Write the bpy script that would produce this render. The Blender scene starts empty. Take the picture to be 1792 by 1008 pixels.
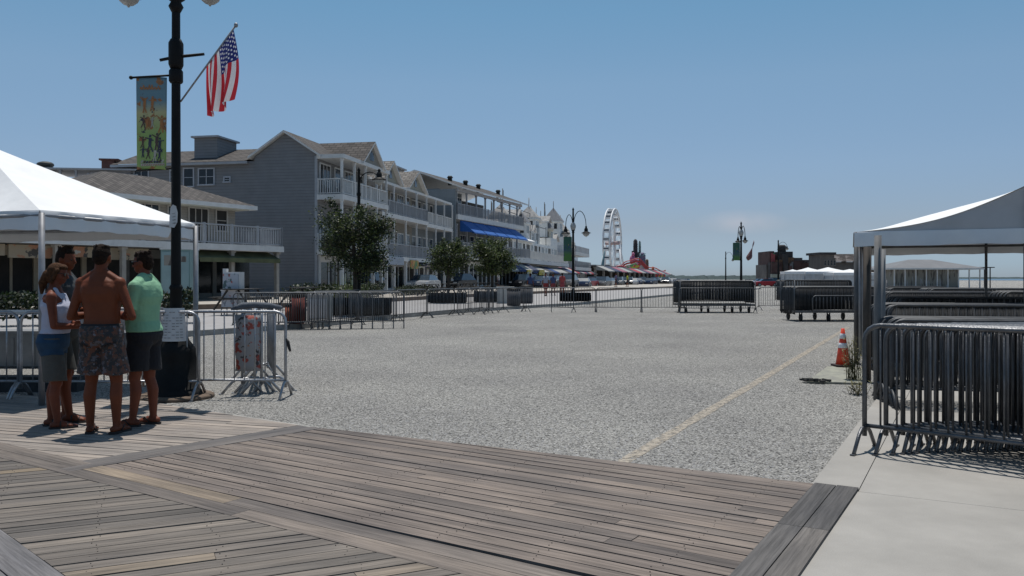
import bpy, math, random
from mathutils import Vector, Matrix, noise
random.seed(7)
R = math.radians
S = bpy.context.scene
COL = S.collection
# ---------------------------------------------------------------- camera, world, sun, exposure
F, EYE, HOR = 1450.0, 1.5, 487.0
cam = bpy.data.objects.new('camera', bpy.data.cameras.new('camera'))
COL.objects.link(cam); S.camera = cam
cam.location = (0, 0, EYE); cam.rotation_euler = (R(90), 0, 0)
cam.data.sensor_width = 36; cam.data.lens = 36 * F / 1792
cam.data.shift_y = -(504 - HOR) / 1792
cam.data.clip_start = 0.1; cam.data.clip_end = 20000
SUN_EL, SUN_AZ = 75.0, -3.0
W = bpy.data.worlds.new('World'); S.world = W; W.use_nodes = True
wn, wl = W.node_tree.nodes, W.node_tree.links
sky = wn.new('ShaderNodeTexSky'); sky.sky_type = 'NISHITA'; sky.sun_disc = False
sky.sun_elevation = R(SUN_EL); sky.sun_rotation = R(SUN_AZ)
sky.air_density = 0.8; sky.dust_density = 1.0; sky.ozone_density = 7; sky.altitude = 1000
bg = wn['Background']; bg.inputs['Strength'].default_value = 0.095
tint = wn.new('ShaderNodeMixRGB'); tint.blend_type = 'MULTIPLY'; tint.inputs[0].default_value = 1.0; 
wtc = wn.new('ShaderNodeTexCoord'); wsp = wn.new('ShaderNodeSeparateXYZ'); wl.new(wtc.outputs['Generated'], wsp.inputs[0])
wrp = wn.new('ShaderNodeValToRGB'); we = wrp.color_ramp.elements   # sea haze low in the sky: white balance by elevation
we[0].position = 0.0; we[0].color = (.79, .84, .96, 1); we[1].position = 1.0; we[1].color = (1.15, 1.30, 1.1, 1)
for p_, c_ in ((.015, (.82, .87, .98)), (.06, (1.02, .86, .78)), (.13, (1.28, 1.13, .95)), (.226, (1.45, 1.38, 1.09)), (.306, (1.29, 1.47, 1.17))):
    q_ = we.new(p_); q_.color = (c_[0], c_[1], c_[2], 1)
wl.new(wsp.outputs['Z'], wrp.inputs[0]); wl.new(wrp.outputs[0], tint.inputs[2])
wl.new(sky.outputs[0], tint.inputs[1])
def wmath(op, a, b=None, c=None):
    q = wn.new('ShaderNodeMath'); q.operation = op
    for i, v in enumerate((a, b, c)):
        if v is None: continue
        if isinstance(v, (int, float)): q.inputs[i].default_value = v
        else: wl.new(v, q.inputs[i])
    return q.outputs[0]
cu = wmath('DIVIDE', wsp.outputs['X'], wsp.outputs['Y']); cv = wmath('DIVIDE', wsp.outputs['Z'], wsp.outputs['Y'])   # one thin wisp of cloud low over the shore
cn = wn.new('ShaderNodeTexNoise'); cn.inputs['Scale'].default_value = 26; cn.inputs['Detail'].default_value = 6; wl.new(wtc.outputs['Generated'], cn.inputs['Vector'])
du = wmath('DIVIDE', wmath('SUBTRACT', cu, .279), .06); dv = wmath('DIVIDE', wmath('SUBTRACT', cv, .068), .016)
dd = wmath('SQRT', wmath('ADD', wmath('MULTIPLY', du, du), wmath('MULTIPLY', dv, dv)))
cm = wmath('MULTIPLY', wmath('MAXIMUM', wmath('SUBTRACT', 1.0, dd), 0.0), wmath('GREATER_THAN', wsp.outputs['Y'], 0.1))
cm = wmath('MINIMUM', wmath('MULTIPLY', cm, wmath('MULTIPLY', cn.outputs['Fac'], .55)), .4)
cmx = wn.new('ShaderNodeMixRGB'); wl.new(cm, cmx.inputs[0]); wl.new(tint.outputs[0], cmx.inputs[1]); cmx.inputs[2].default_value = (6.6, 6.2, 6.6, 1)
wl.new(cmx.outputs[0], bg.inputs[0])
sun = bpy.data.objects.new('sun', bpy.data.lights.new('sun', 'SUN')); COL.objects.link(sun)
sun.data.energy = 4.2; sun.data.angle = R(0.5); sun.data.color = (1.0, 0.96, 0.9)
sun.rotation_euler = (-(R(90 - SUN_EL)), 0, -R(SUN_AZ))
S.view_settings.view_transform = 'Standard'; S.view_settings.look = 'None'
S.view_settings.exposure = 0.0; S.view_settings.gamma = 1.0
S.render.engine = 'CYCLES'

# ---------------------------------------------------------------- helpers
def g(x, y, z=0.0):
    """ground point (metres) of a photo pixel, for a plane at height z"""
    Y = (EYE - z) * F / (y - HOR)
    return Vector(((x - 896) / F * Y, Y, z))
def at(x, y, Y):
    return Vector(((x - 896) / F * Y, Y, EYE + (HOR - y) * Y / F))
def srgb(r, gg, b):
    f = lambda c: (c / 255 / 12.92) if c <= 10 else ((c / 255 + .055) / 1.055) ** 2.4
    return (f(r), f(gg), f(b))

MATS = {}
def mat(name, col=(.5, .5, .5), rough=.7, metal=0.0, var=0.15, scale=3.0, bump=0.0, bscale=None, stretch=(1, 1, 1), spec=.5, trans=0.0, emit=None, detail=4, tint=None):
    """procedural surface: base colour broken up by two noises, optional bump"""
    if name in MATS: return MATS[name]
    m = bpy.data.materials.new(name); m.use_nodes = True; MATS[name] = m
    n, l = m.node_tree.nodes, m.node_tree.links
    b = n['Principled BSDF']
    b.inputs['Roughness'].default_value = rough; b.inputs['Metallic'].default_value = metal
    b.inputs['Specular IOR Level'].default_value = spec
    tc = n.new('ShaderNodeTexCoord'); mp = n.new('ShaderNodeMapping'); mp.inputs['Scale'].default_value = stretch
    l.new(tc.outputs['Object'], mp.inputs[0])
    nz = n.new('ShaderNodeTexNoise'); nz.inputs['Scale'].default_value = scale; nz.inputs['Detail'].default_value = detail
    nz.inputs['Roughness'].default_value = .65
    l.new(mp.outputs[0], nz.inputs['Vector'])
    cr = n.new('ShaderNodeValToRGB')
    lo = tuple(max(0, c * (1 - var)) for c in col); hi = tuple(min(1, c * (1 + var)) for c in (tint or col))
    cr.color_ramp.elements[0].position = .3; cr.color_ramp.elements[1].position = .7
    cr.color_ramp.elements[0].color = (*lo, 1); cr.color_ramp.elements[1].color = (*hi, 1)
    l.new(nz.outputs['Fac'], cr.inputs[0]); l.new(cr.outputs[0], b.inputs['Base Color'])
    if bump:
        n2 = n.new('ShaderNodeTexNoise'); n2.inputs['Scale'].default_value = bscale or scale * 8; n2.inputs['Detail'].default_value = 3
        l.new(mp.outputs[0], n2.inputs['Vector'])
        bp = n.new('ShaderNodeBump'); bp.inputs['Strength'].default_value = bump; bp.inputs['Distance'].default_value = .02
        l.new(n2.outputs['Fac'], bp.inputs['Height']); l.new(bp.outputs[0], b.inputs['Normal'])
    if trans:
        tr = n.new('ShaderNodeBsdfTranslucent'); l.new(cr.outputs[0], tr.inputs['Color'])
        mx = n.new('ShaderNodeMixShader'); mx.inputs[0].default_value = trans
        l.new(b.outputs[0], mx.inputs[1]); l.new(tr.outputs[0], mx.inputs[2]); l.new(mx.outputs[0], n['Material Output'].inputs[0])
    return m

class MB:
    def __init__(s): s.v = []; s.f = []; s.m = []; s.sm = []
    def face(s, idx, m=0, sm=False): s.f.append(tuple(idx)); s.m.append(m); s.sm.append(sm)
    def poly(s, pts, m=0):
        o = len(s.v); s.v += [tuple(p) for p in pts]; s.face(range(o, o + len(pts)), m)
    def box(s, c, d, rz=0.0, m=0, rx=0.0, ry=0.0):
        o = len(s.v); M = Matrix.Rotation(rz, 3, 'Z') @ Matrix.Rotation(ry, 3, 'Y') @ Matrix.Rotation(rx, 3, 'X')
        c = Vector(c)
        for z in (-1, 1):
            for x, y in ((-1, -1), (1, -1), (1, 1), (-1, 1)):
                s.v.append(tuple(c + M @ Vector((x * d[0] / 2, y * d[1] / 2, z * d[2] / 2))))
        for q in ((3, 2, 1, 0), (4, 5, 6, 7), (0, 1, 5, 4), (1, 2, 6, 5), (2, 3, 7, 6), (3, 0, 4, 7)):
            s.face([o + k for k in q], m)
        return s
    def bb(s, x0, x1, y0, y1, z0, z1, m=0):
        return s.box(((x0 + x1) / 2, (y0 + y1) / 2, (z0 + z1) / 2), (abs(x1 - x0), abs(y1 - y0), abs(z1 - z0)), m=m)
    def prism(s, pts, z0, z1, m=0):
        n = len(pts); o = len(s.v)
        s.v += [(p[0], p[1], z0) for p in pts] + [(p[0], p[1], z1) for p in pts]
        s.face([o + n + k for k in range(n)], m); s.face([o + k for k in reversed(range(n))], m)
        for k in range(n):
            j = (k + 1) % n; s.face((o + k, o + j, o + n + j, o + n + k), m)
        return s
    def rings(s, rings, m=0, caps=True, sm=True):
        o = len(s.v); n = len(rings[0])
        for r in rings: s.v += [tuple(p) for p in r]
        for i in range(len(rings) - 1):
            for k in range(n):
                j = (k + 1) % n; a = o + i * n
                s.face((a + k, a + j, a + n + j, a + n + k), m, sm)
        if caps:
            s.face([o + k for k in reversed(range(n))], m); b = o + (len(rings) - 1) * n
            s.face([b + k for k in range(n)], m)
        return s
    def tube(s, pts, r, seg=8, m=0, caps=True):
        pts = [Vector(p) for p in pts]; rr = r if isinstance(r, (list, tuple)) else [r] * len(pts)
        out = []; up = None
        for i, p in enumerate(pts):
            d = (pts[min(i + 1, len(pts) - 1)] - pts[max(i - 1, 0)])
            if d.length < 1e-9: d = Vector((0, 0, 1))
            d.normalize()
            if up is None:
                up = Vector((0, 0, 1)) if abs(d.z) < .95 else Vector((1, 0, 0))
            a = d.cross(up)
            if a.length < 1e-6: a = d.cross(Vector((0, 1, 0)))
            a.normalize(); b = a.cross(d).normalized(); up = b
            out.append([p + (a * math.cos(t) + b * math.sin(t)) * rr[i] for t in [2 * math.pi * k / seg for k in range(seg)]])
        return s.rings(out, m, caps)
    def lathe(s, prof, c=(0, 0, 0), seg=16, m=0):
        return s.rings([[(c[0] + r * math.cos(2 * math.pi * k / seg), c[1] + r * math.sin(2 * math.pi * k / seg), c[2] + z) for k in range(seg)] for r, z in prof], m)
    def ell(s, c, r, seg=12, rn=8, m=0, M=None):
        c = Vector(c); out = []
        for i in range(rn + 1):
            t = math.pi * (i + .0) / rn; t = min(max(t, .05), math.pi - .05)
            ring = []
            for k in range(seg):
                p = Vector((r[0] * math.sin(t) * math.cos(2 * math.pi * k / seg), r[1] * math.sin(t) * math.sin(2 * math.pi * k / seg), -r[2] * math.cos(t)))
                if M: p = M @ p
                ring.append(c + p)
            out.append(ring)
        return s.rings(out, m)
    def cap(s, p0, p1, r0, r1, seg=10, m=0):
        """tapered capsule"""
        p0, p1 = Vector(p0), Vector(p1); d = (p1 - p0).normalized()
        pts, rr = [], []
        for t in (-.98, -.8, -.5, 0): pts.append(p0 + d * r0 * t); rr.append(r0 * math.sqrt(1 - t * t))
        for t in (0, .5, .8, .98): pts.append(p1 + d * r1 * t); rr.append(r1 * math.sqrt(1 - t * t))
        return s.tube(pts, rr, seg, m)
    def mesh(s, name, mats):
        me = bpy.data.meshes.new(name); me.from_pydata(s.v, [], s.f)
        for q in mats: me.materials.append(q)
        me.polygons.foreach_set('material_index', s.m); me.polygons.foreach_set('use_smooth', s.sm); me.update()
        return me
    def build(s, name, mats, parent=None, loc=None):
        if not isinstance(mats, (list, tuple)): mats = [mats]
        o = bpy.data.objects.new(name, s.mesh(name, mats)); COL.objects.link(o)
        if parent: o.parent = parent
        if loc is not None: o.location = loc
        return o
def tag(o, label=None, cat=None, group=None, kind=None):
    if label: o['label'] = label
    if cat: o['category'] = cat
    if group: o['group'] = group
    if kind: o['kind'] = kind
    return o
def thing(name, label, cat, loc=(0, 0, 0), rz=0.0, group=None):
    o = bpy.data.objects.new(name, None); COL.objects.link(o); o.location = loc; o.rotation_euler = (0, 0, rz)
    o.empty_display_size = .2
    return tag(o, label, cat, group)
KIDS = {}
def copy_tree(o, parent=None):
    c = o.copy(); COL.objects.link(c)
    if parent: c.parent = parent
    for ch in [k for k in list(bpy.data.objects) if k.parent == o]: copy_tree(ch, c)
    return c
def place(o, loc, rz=0, label=None, group=None):
    o.location = loc; o.rotation_euler = (0, 0, rz)
    if label: o['label'] = label
    if group: o['group'] = group
    return o
def structure(name, mb, mats): return tag(mb.build(name, mats), kind='structure')
def remesh(mb, vox, name, m, parent=None, smooth=4, fac=.5):
    """fuse overlapping closed shapes into one continuous surface"""
    o = mb.build(name, m, parent)
    md = o.modifiers.new('r', 'REMESH'); md.mode = 'VOXEL'; md.voxel_size = vox; md.use_smooth_shade = True
    if smooth:
        ms = o.modifiers.new('s', 'SMOOTH'); ms.factor = fac; ms.iterations = smooth
    dg = bpy.context.evaluated_depsgraph_get()
    me = bpy.data.meshes.new_from_object(o.evaluated_get(dg))
    o.modifiers.clear(); old = o.data; o.data = me; me.name = name
    if not len(me.materials): me.materials.append(m)
    return o

# ---------------------------------------------------------------- materials
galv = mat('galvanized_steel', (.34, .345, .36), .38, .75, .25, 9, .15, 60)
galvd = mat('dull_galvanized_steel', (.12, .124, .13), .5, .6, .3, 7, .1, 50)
blackm = mat('black_painted_metal', (.009, .009, .009), .6, 0, .3, 5, .1, 40, spec=.2)
darksteel = mat('dark_grimy_steel', (.06, .063, .068), .55, .4, .35, 6)
whitefab = mat('white_tent_fabric', (.76, .76, .76), .75, 0, .06, 1.5, .5, 3.5, trans=.015)
alum = mat('tent_pole_aluminium', (.27, .275, .29), .5, .5, .2, 6)
steelw = mat('weathered_grey_pole', (.10, .10, .10), .6, .3, .3, 4)
wtrim = mat('white_painted_trim', (.60, .60, .59), .6, 0, .1, 2)
gtrim = mat('grey_white_railing', (.33, .345, .37), .6, 0, .12, 2)
glassd = mat('dark_window_glass', (.008, .011, .016), .08, 0, .3, .8, spec=.5)
glassm = mat('reflecting_window_glass', (.035, .055, .08), .1, 0, .5, .7, spec=.6)
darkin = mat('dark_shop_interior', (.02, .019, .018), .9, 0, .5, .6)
concrete = mat('pale_concrete', (.30, .284, .26), .85, 0, .13, 1.3, .25, 90)
kerbm = mat('kerb_concrete', (.30, .29, .27), .9, 0, .25, 3, .4, 40)
asph = mat('pale_asphalt', (.30, .29, .285), .9, 0, .1, 1.5, .3, 60)
redp = mat('red_paint', (.45, .04, .03), .5, 0, .2, 4)
rubber = mat('black_rubber', (.02, .02, .02), .8, 0, .2, 5)
paper = mat('white_paper', (.6, .6, .6), .8, 0, .08, 8)

def siding(name, col, pitch=.14, horizontal=True):
    if name in MATS: return MATS[name]
    m = mat(name, col, .75, 0, .08, 1.3)
    n, l = m.node_tree.nodes, m.node_tree.links; b = n['Principled BSDF']
    tc = n.new('ShaderNodeTexCoord'); sp = n.new('ShaderNodeSeparateXYZ'); l.new(tc.outputs['Object'], sp.inputs[0])
    mm = n.new('ShaderNodeMath'); mm.operation = 'DIVIDE'; mm.inputs[1].default_value = pitch; l.new(sp.outputs['Z' if horizontal else 'X'], mm.inputs[0])
    fr = n.new('ShaderNodeMath'); fr.operation = 'FRACT'; l.new(mm.outputs[0], fr.inputs[0])
    bp = n.new('ShaderNodeBump'); bp.inputs['Strength'].default_value = .9; bp.inputs['Distance'].default_value = .03; bp.invert = True
    l.new(fr.outputs[0], bp.inputs['Height']); l.new(bp.outputs[0], b.inputs['Normal'])
    # darker line at every lap
    lt = n.new('ShaderNodeMath'); lt.operation = 'GREATER_THAN'; lt.inputs[1].default_value = .88; l.new(fr.outputs[0], lt.inputs[0])
    mx = n.new('ShaderNodeMixRGB'); mx.blend_type = 'MULTIPLY'; mx.inputs[2].default_value = (.72, .72, .72, 1)
    src = b.inputs['Base Color'].links[0].from_socket
    l.new(lt.outputs[0], mx.inputs[0]); l.new(src, mx.inputs[1]); l.new(mx.outputs[0], b.inputs['Base Color'])
    return m
sid_grey = siding('grey_lap_siding', (.20, .20, .205), .20)
sid_beige = siding('beige_lap_siding', (.26, .24, .205))
sid_cream = siding('cream_lap_siding', (.33, .31, .25))
sid_blue = siding('blue_grey_siding', (.20, .225, .24))
sid_white = siding('white_siding', (.76, .76, .74))
def shingle(name, col):
    if name in MATS: return MATS[name]
    m = mat(name, col, .9, 0, .2, 2)
    n, l = m.node_tree.nodes, m.node_tree.links; b = n['Principled BSDF']
    tc = n.new('ShaderNodeTexCoord'); br = n.new('ShaderNodeTexBrick'); mp = n.new('ShaderNodeMapping')
    mp.inputs['Rotation'].default_value = (0, 0, R(90)); l.new(tc.outputs['Object'], mp.inputs[0]); l.new(mp.outputs[0], br.inputs['Vector'])
    br.inputs['Scale'].default_value = 1.0; br.inputs['Brick Width'].default_value = .5; br.inputs['Row Height'].default_value = .26
    br.inputs['Mortar Size'].default_value = .03
    br.inputs['Color1'].default_value = (*[c * .65 for c in col], 1); br.inputs['Color2'].default_value = (*[min(1, c * 1.4) for c in col], 1); br.inputs['Mortar'].default_value = (*[c * .3 for c in col], 1)
    l.new(br.outputs['Color'], b.inputs['Base Color'])
    bp = n.new('ShaderNodeBump'); bp.inputs['Strength'].default_value = .6; bp.inputs['Distance'].default_value = .03
    l.new(br.outputs['Fac'], bp.inputs['Height']); bp.invert = True; l.new(bp.outputs[0], b.inputs['Normal'])
    return m
sh_brown = shingle('brown_grey_shingles', (.078, .068, .062))
sh_tan = shingle('tan_shingles', (.17, .155, .14))
sh_pale = shingle('pale_tile_shingles', (.36, .35, .33))

def plank_mat(name, ang, base=(.20, .185, .175)):
    """weathered decking: each board its own tone, grain along the board"""
    m = bpy.data.materials.new(name); m.use_nodes = True; MATS[name] = m
    n, l = m.node_tree.nodes, m.node_tree.links; b = n['Principled BSDF']; b.inputs['Roughness'].default_value = .82; b.inputs['Specular IOR Level'].default_value = .25
    tc = n.new('ShaderNodeTexCoord'); mp = n.new('ShaderNodeMapping'); mp.vector_type = 'TEXTURE'
    mp.inputs['Rotation'].default_value = (0, 0, ang); l.new(tc.outputs['Object'], mp.inputs[0])
    geo = n.new('ShaderNodeNewGeometry')
    off = n.new('ShaderNodeVectorMath'); off.operation = 'MULTIPLY_ADD'
    cmb = n.new('ShaderNodeCombineXYZ'); l.new(geo.outputs['Random Per Island'], cmb.inputs[0]); l.new(geo.outputs['Random Per Island'], cmb.inputs[2])
    off.inputs[1].default_value = (53, 0, 31); l.new(cmb.outputs[0], off.inputs[0]); l.new(mp.outputs[0], off.inputs[2])
    st = n.new('ShaderNodeMapping'); st.inputs['Scale'].default_value = (1.6, 42, 1); l.new(off.outputs[0], st.inputs[0])
    g1 = n.new('ShaderNodeTexNoise'); g1.inputs['Scale'].default_value = 1; g1.inputs['Detail'].default_value = 8; g1.inputs['Roughness'].default_value = .75; g1.inputs['Distortion'].default_value = .35; l.new(st.outputs[0], g1.inputs['Vector'])
    st2 = n.new('ShaderNodeMapping'); st2.inputs['Scale'].default_value = (.8, 5, 1); l.new(off.outputs[0], st2.inputs[0])
    g2 = n.new('ShaderNodeTexNoise'); g2.inputs['Scale'].default_value = 1.2; g2.inputs['Detail'].default_value = 4; l.new(st2.outputs[0], g2.inputs['Vector'])
    rp = n.new('ShaderNodeValToRGB'); e = rp.color_ramp.elements
    e[0].position = 0; e[0].color = (base[0] * .72, base[1] * .74, base[2] * .77, 1)
    e[1].position = 1; e[1].color = (base[0] * 1.25, base[1] * 1.22, base[2] * 1.2, 1)
    for p, k in ((.35, (.90, .92, .95)), (.6, (.98, .98, .99)), (.85, (1.06, 1.06, 1.06)), (.955, (1.10, 1.09, 1.08)), (.975, (1.40, 1.27, 1.05))):
        q = e.new(p); q.color = (base[0] * k[0], base[1] * k[1], base[2] * k[2], 1)
    l.new(geo.outputs['Random Per Island'], rp.inputs[0])
    c1 = n.new('ShaderNodeValToRGB'); c1.color_ramp.elements[0].position = .3; c1.color_ramp.elements[1].position = .72
    c1.color_ramp.elements[0].color = (.42, .42, .42, 1); c1.color_ramp.elements[1].color = (1.42, 1.4, 1.38, 1); l.new(g1.outputs['Fac'], c1.inputs[0])
    c2 = n.new('ShaderNodeValToRGB'); c2.color_ramp.elements[0].position = .3; c2.color_ramp.elements[1].position = .7
    c2.color_ramp.elements[0].color = (.72, .72, .74, 1); c2.color_ramp.elements[1].color = (1.2, 1.17, 1.14, 1); l.new(g2.outputs['Fac'], c2.inputs[0])
    # broad wear across boards
    g3 = n.new('ShaderNodeTexNoise'); g3.inputs['Scale'].default_value = .9; g3.inputs['Detail'].default_value = 3; l.new(tc.outputs['Object'], g3.inputs['Vector'])
    c3 = n.new('ShaderNodeValToRGB'); c3.color_ramp.elements[0].position = .3; c3.color_ramp.elements[1].position = .7
    c3.color_ramp.elements[0].color = (.82, .82, .84, 1); c3.color_ramp.elements[1].color = (1.12, 1.1, 1.08, 1); l.new(g3.outputs['Fac'], c3.inputs[0])
    cur = rp.outputs[0]
    for c in (c1, c2, c3):
        mx = n.new('ShaderNodeMixRGB'); mx.blend_type = 'MULTIPLY'; mx.inputs[0].default_value = 1
        l.new(cur, mx.inputs[1]); l.new(c.outputs[0], mx.inputs[2]); cur = mx.outputs[0]
    l.new(cur, b.inputs['Base Color'])
    bp = n.new('ShaderNodeBump'); bp.inputs['Strength'].default_value = .5; bp.inputs['Distance'].default_value = .006
    l.new(g1.outputs['Fac'], bp.inputs['Height']); l.new(bp.outputs[0], b.inputs['Normal'])
    return m

def gravel_mat():
    m = bpy.data.materials.new('grey_gravel'); m.use_nodes = True
    n, l = m.node_tree.nodes, m.node_tree.links; b = n['Principled BSDF']; b.inputs['Roughness'].default_value = .95; b.inputs['Specular IOR Level'].default_value = .2
    tc = n.new('ShaderNodeTexCoord')
    v1 = n.new('ShaderNodeTexVoronoi'); v1.inputs['Scale'].default_value = 72; v1.inputs['Randomness'].default_value = 1; l.new(tc.outputs['Object'], v1.inputs['Vector'])
    bw = n.new('ShaderNodeSeparateColor'); l.new(v1.outputs['Color'], bw.inputs[0])
    r1 = n.new('ShaderNodeValToRGB'); e = r1.color_ramp.elements
    e[0].position = 0; e[0].color = (.02, .02, .02, 1); e[1].position = 1; e[1].color = (.62, .605, .58, 1)
    for p, c in ((.16, (.11, .108, .105)), (.3, (.25, .245, .235)), (.6, (.32, .312, .30)), (.88, (.42, .41, .39))):
        q = e.new(p); q.color = (*c, 1)
    l.new(bw.outputs[0], r1.inputs[0])
    n1 = n.new('ShaderNodeTexNoise'); n1.inputs['Scale'].default_value = 34; n1.inputs['Detail'].default_value = 5; n1.inputs['Roughness'].default_value = .8; l.new(tc.outputs['Object'], n1.inputs['Vector'])
    c1 = n.new('ShaderNodeValToRGB'); c1.color_ramp.elements[0].position = .35; c1.color_ramp.elements[1].position = .65
    c1.color_ramp.elements[0].color = (.66, .655, .65, 1); c1.color_ramp.elements[1].color = (1.28, 1.27, 1.25, 1); l.new(n1.outputs['Fac'], c1.inputs[0])
    n2 = n.new('ShaderNodeTexNoise'); n2.inputs['Scale'].default_value = .35; n2.inputs['Detail'].default_value = 5; l.new(tc.outputs['Object'], n2.inputs['Vector'])
    c2 = n.new('ShaderNodeValToRGB'); c2.color_ramp.elements[0].position = .3; c2.color_ramp.elements[1].position = .7
    c2.color_ramp.elements[0].color = (.83, .83, .835, 1); c2.color_ramp.elements[1].color = (1.1, 1.1, 1.08, 1); l.new(n2.outputs['Fac'], c2.inputs[0])
    cur = r1.outputs[0]
    for c in (c1, c2):
        mx = n.new('ShaderNodeMixRGB'); mx.blend_type = 'MULTIPLY'; mx.inputs[0].default_value = 1
        l.new(cur, mx.inputs[1]); l.new(c.outputs[0], mx.inputs[2]); cur = mx.outputs[0]
    l.new(cur, b.inputs['Base Color'])
    bp = n.new('ShaderNodeBump'); bp.inputs['Strength'].default_value = .8; bp.inputs['Distance'].default_value = .025; bp.invert = True
    l.new(v1.outputs['Distance'], bp.inputs['Height']); l.new(bp.outputs[0], b.inputs['Normal'])
    return m
gravel = gravel_mat()
# ---------------------------------------------------------------- the ground
mb = MB(); mb.poly([(-6000, -60, 0), (9000, -60, 0), (9000, 12000, 0), (-6000, 12000, 0)])
structure('gravel_lot', mb, gravel)
# pavement behind the kerb, from the left edge to the far end of the lot
kerb_px = [(-900, 668), (0, 609), (340, 588), (545, 573), (700, 556), (880, 542), (1000, 534.5), (1100, 525), (1200, 515), (1330, 506)]
K = [g(*p) for p in kerb_px]
step_px = [(-900, 572), (0, 551), (370, 541), (520, 538), (700, 527), (790, 521.5), (960, 513), (1060, 508.5), (1180, 503.5), (1300, 500)]
St = [g(x, y, .15) for x, y in step_px]
mb = MB()
mk = MB()
for i in range(len(K) - 1):
    a, b, c, d = K[i], K[i + 1], St[i + 1], St[i]
    mb.poly([(a.x, a.y, .15), (b.x, b.y, .15), (c.x, c.y, .15), (d.x, d.y, .15)])
    # kerb: a row of stones with a rounded front
    dr = (b - a).normalized(); nn = Vector((dr.y, -dr.x, 0))
    L = (b - a).length; N = max(1, int(L / 3)); 
    for k in range(N):
        p = a.lerp(b, k / N) ; q = a.lerp(b, (k + 1) / N) - dr * .012
        f = nn * .12
        mk.prism([(p + f)[:2], (q + f)[:2], q[:2], p[:2]], -.02, .152 + random.uniform(-.004, .004), 0)
structure('pavement', mb, asph); structure('kerb', mk, kerbm)
# promenade decking in front of the shops, one step higher
mb = MB(); ms = MB()
far = [Vector((-200, 40, 0)), Vector((-160, 60, 0)), Vector((-120, 90, 0)), Vector((-100, 110, 0)), Vector((-80, 150, 0)), Vector((-60, 200, 0)), Vector((-20, 300, 0)), Vector((20, 400, 0)), Vector((60, 600, 0)), Vector((90, 700, 0))]
for i in range(len(St) - 1):
    a, b = St[i], St[i + 1]; c, d = far[i + 1], far[i]
    mb.poly([(a.x, a.y, .36), (b.x, b.y, .36), (c.x, c.y, .36), (d.x, d.y, .36)])
    dr = (b - a).normalized(); nn = Vector((dr.y, -dr.x, 0)) * .06
    ms.prism([(a + nn)[:2], (b + nn)[:2], b[:2], a[:2]], .1, .372, 0)
structure('promenade', mb, mat('promenade_decking', (.36, .33, .29), .85, 0, .15, 2.5, .3, 20, stretch=(1, .2, 1)))
structure('promenade_edge_beam', ms, mat('edge_beam_wood', (.17, .12, .085), .85, 0, .3, 2))
# concrete apron on the right
CL0, CL1 = g(1415, 858), g(1500, 745)
dC = (CL1 - CL0).normalized(); pC = Vector((dC.y, -dC.x, 0))
mb = MB()
def apt(u, v, z=.02): p = CL0 + dC * u + pC * v; return (p.x, p.y, z)
us = [-6.5, -3.1, 0.05, 4.2, 8.2]; vs = [0.0, .32, 3.6, 7.0, 10.6]
trimdir = (g(1425, 853) - g(1285, 1008)).normalized()
for i in range(4):
    for j in range(4):
        if i < 2 and j == 0: continue
        v0_ = .15 if (i < 2 and j == 1) else vs[j]
        e = .003
        a = [apt(us[i] + e, v0_ + e)[:2], apt(us[i] + e, vs[j + 1] - e)[:2], apt(us[i + 1] - e, vs[j + 1] - e)[:2], apt(us[i + 1] - e, v0_ + e)[:2]]
        mb.prism(a, -.03, .02 + random.uniform(-.0015, .0015))
structure('concrete_pavement', mb, concrete)
# the painted parking line
def worn(name, col):
    m = mat(name, col, .9, 0, .1, 20, .6, 60); n, l = m.node_tree.nodes, m.node_tree.links
    tc = n.new('ShaderNodeTexCoord'); nz = n.new('ShaderNodeTexNoise'); nz.inputs['Scale'].default_value = 14; nz.inputs['Detail'].default_value = 8; nz.inputs['Roughness'].default_value = .8
    l.new(tc.outputs['Object'], nz.inputs['Vector'])
    rp = n.new('ShaderNodeValToRGB'); rp.color_ramp.elements[0].position = .40; rp.color_ramp.elements[1].position = .54; l.new(nz.outputs['Fac'], rp.inputs[0])
    tr = n.new('ShaderNodeBsdfTransparent'); mx = n.new('ShaderNodeMixShader'); l.new(rp.outputs[0], mx.inputs[0]); l.new(tr.outputs[0], mx.inputs[1]); l.new(n['Principled BSDF'].outputs[0], mx.inputs[2]); l.new(mx.outputs[0], n['Material Output'].inputs[0])
    return m
mb = MB(); a, b = g(1072, 820), g(1484, 573); d = (b - a).normalized(); nn = Vector((d.y, -d.x, 0)) * .062
N = 40
for k in range(N):
    p, q = a.lerp(b, k / N), a.lerp(b, (k + 1) / N); w0 = 1 + .3 * noise.noise(p * 1.5); w1 = 1 + .3 * noise.noise(q * 1.5)
    mb.poly([(*(p - nn * w0)[:2], .004), (*(p + nn * w0)[:2], .004), (*(q + nn * w1)[:2], .004), (*(q - nn * w1)[:2], .004)])
structure('parking_line', mb, worn('worn_yellow_paint', (.37, .325, .265)))

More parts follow.
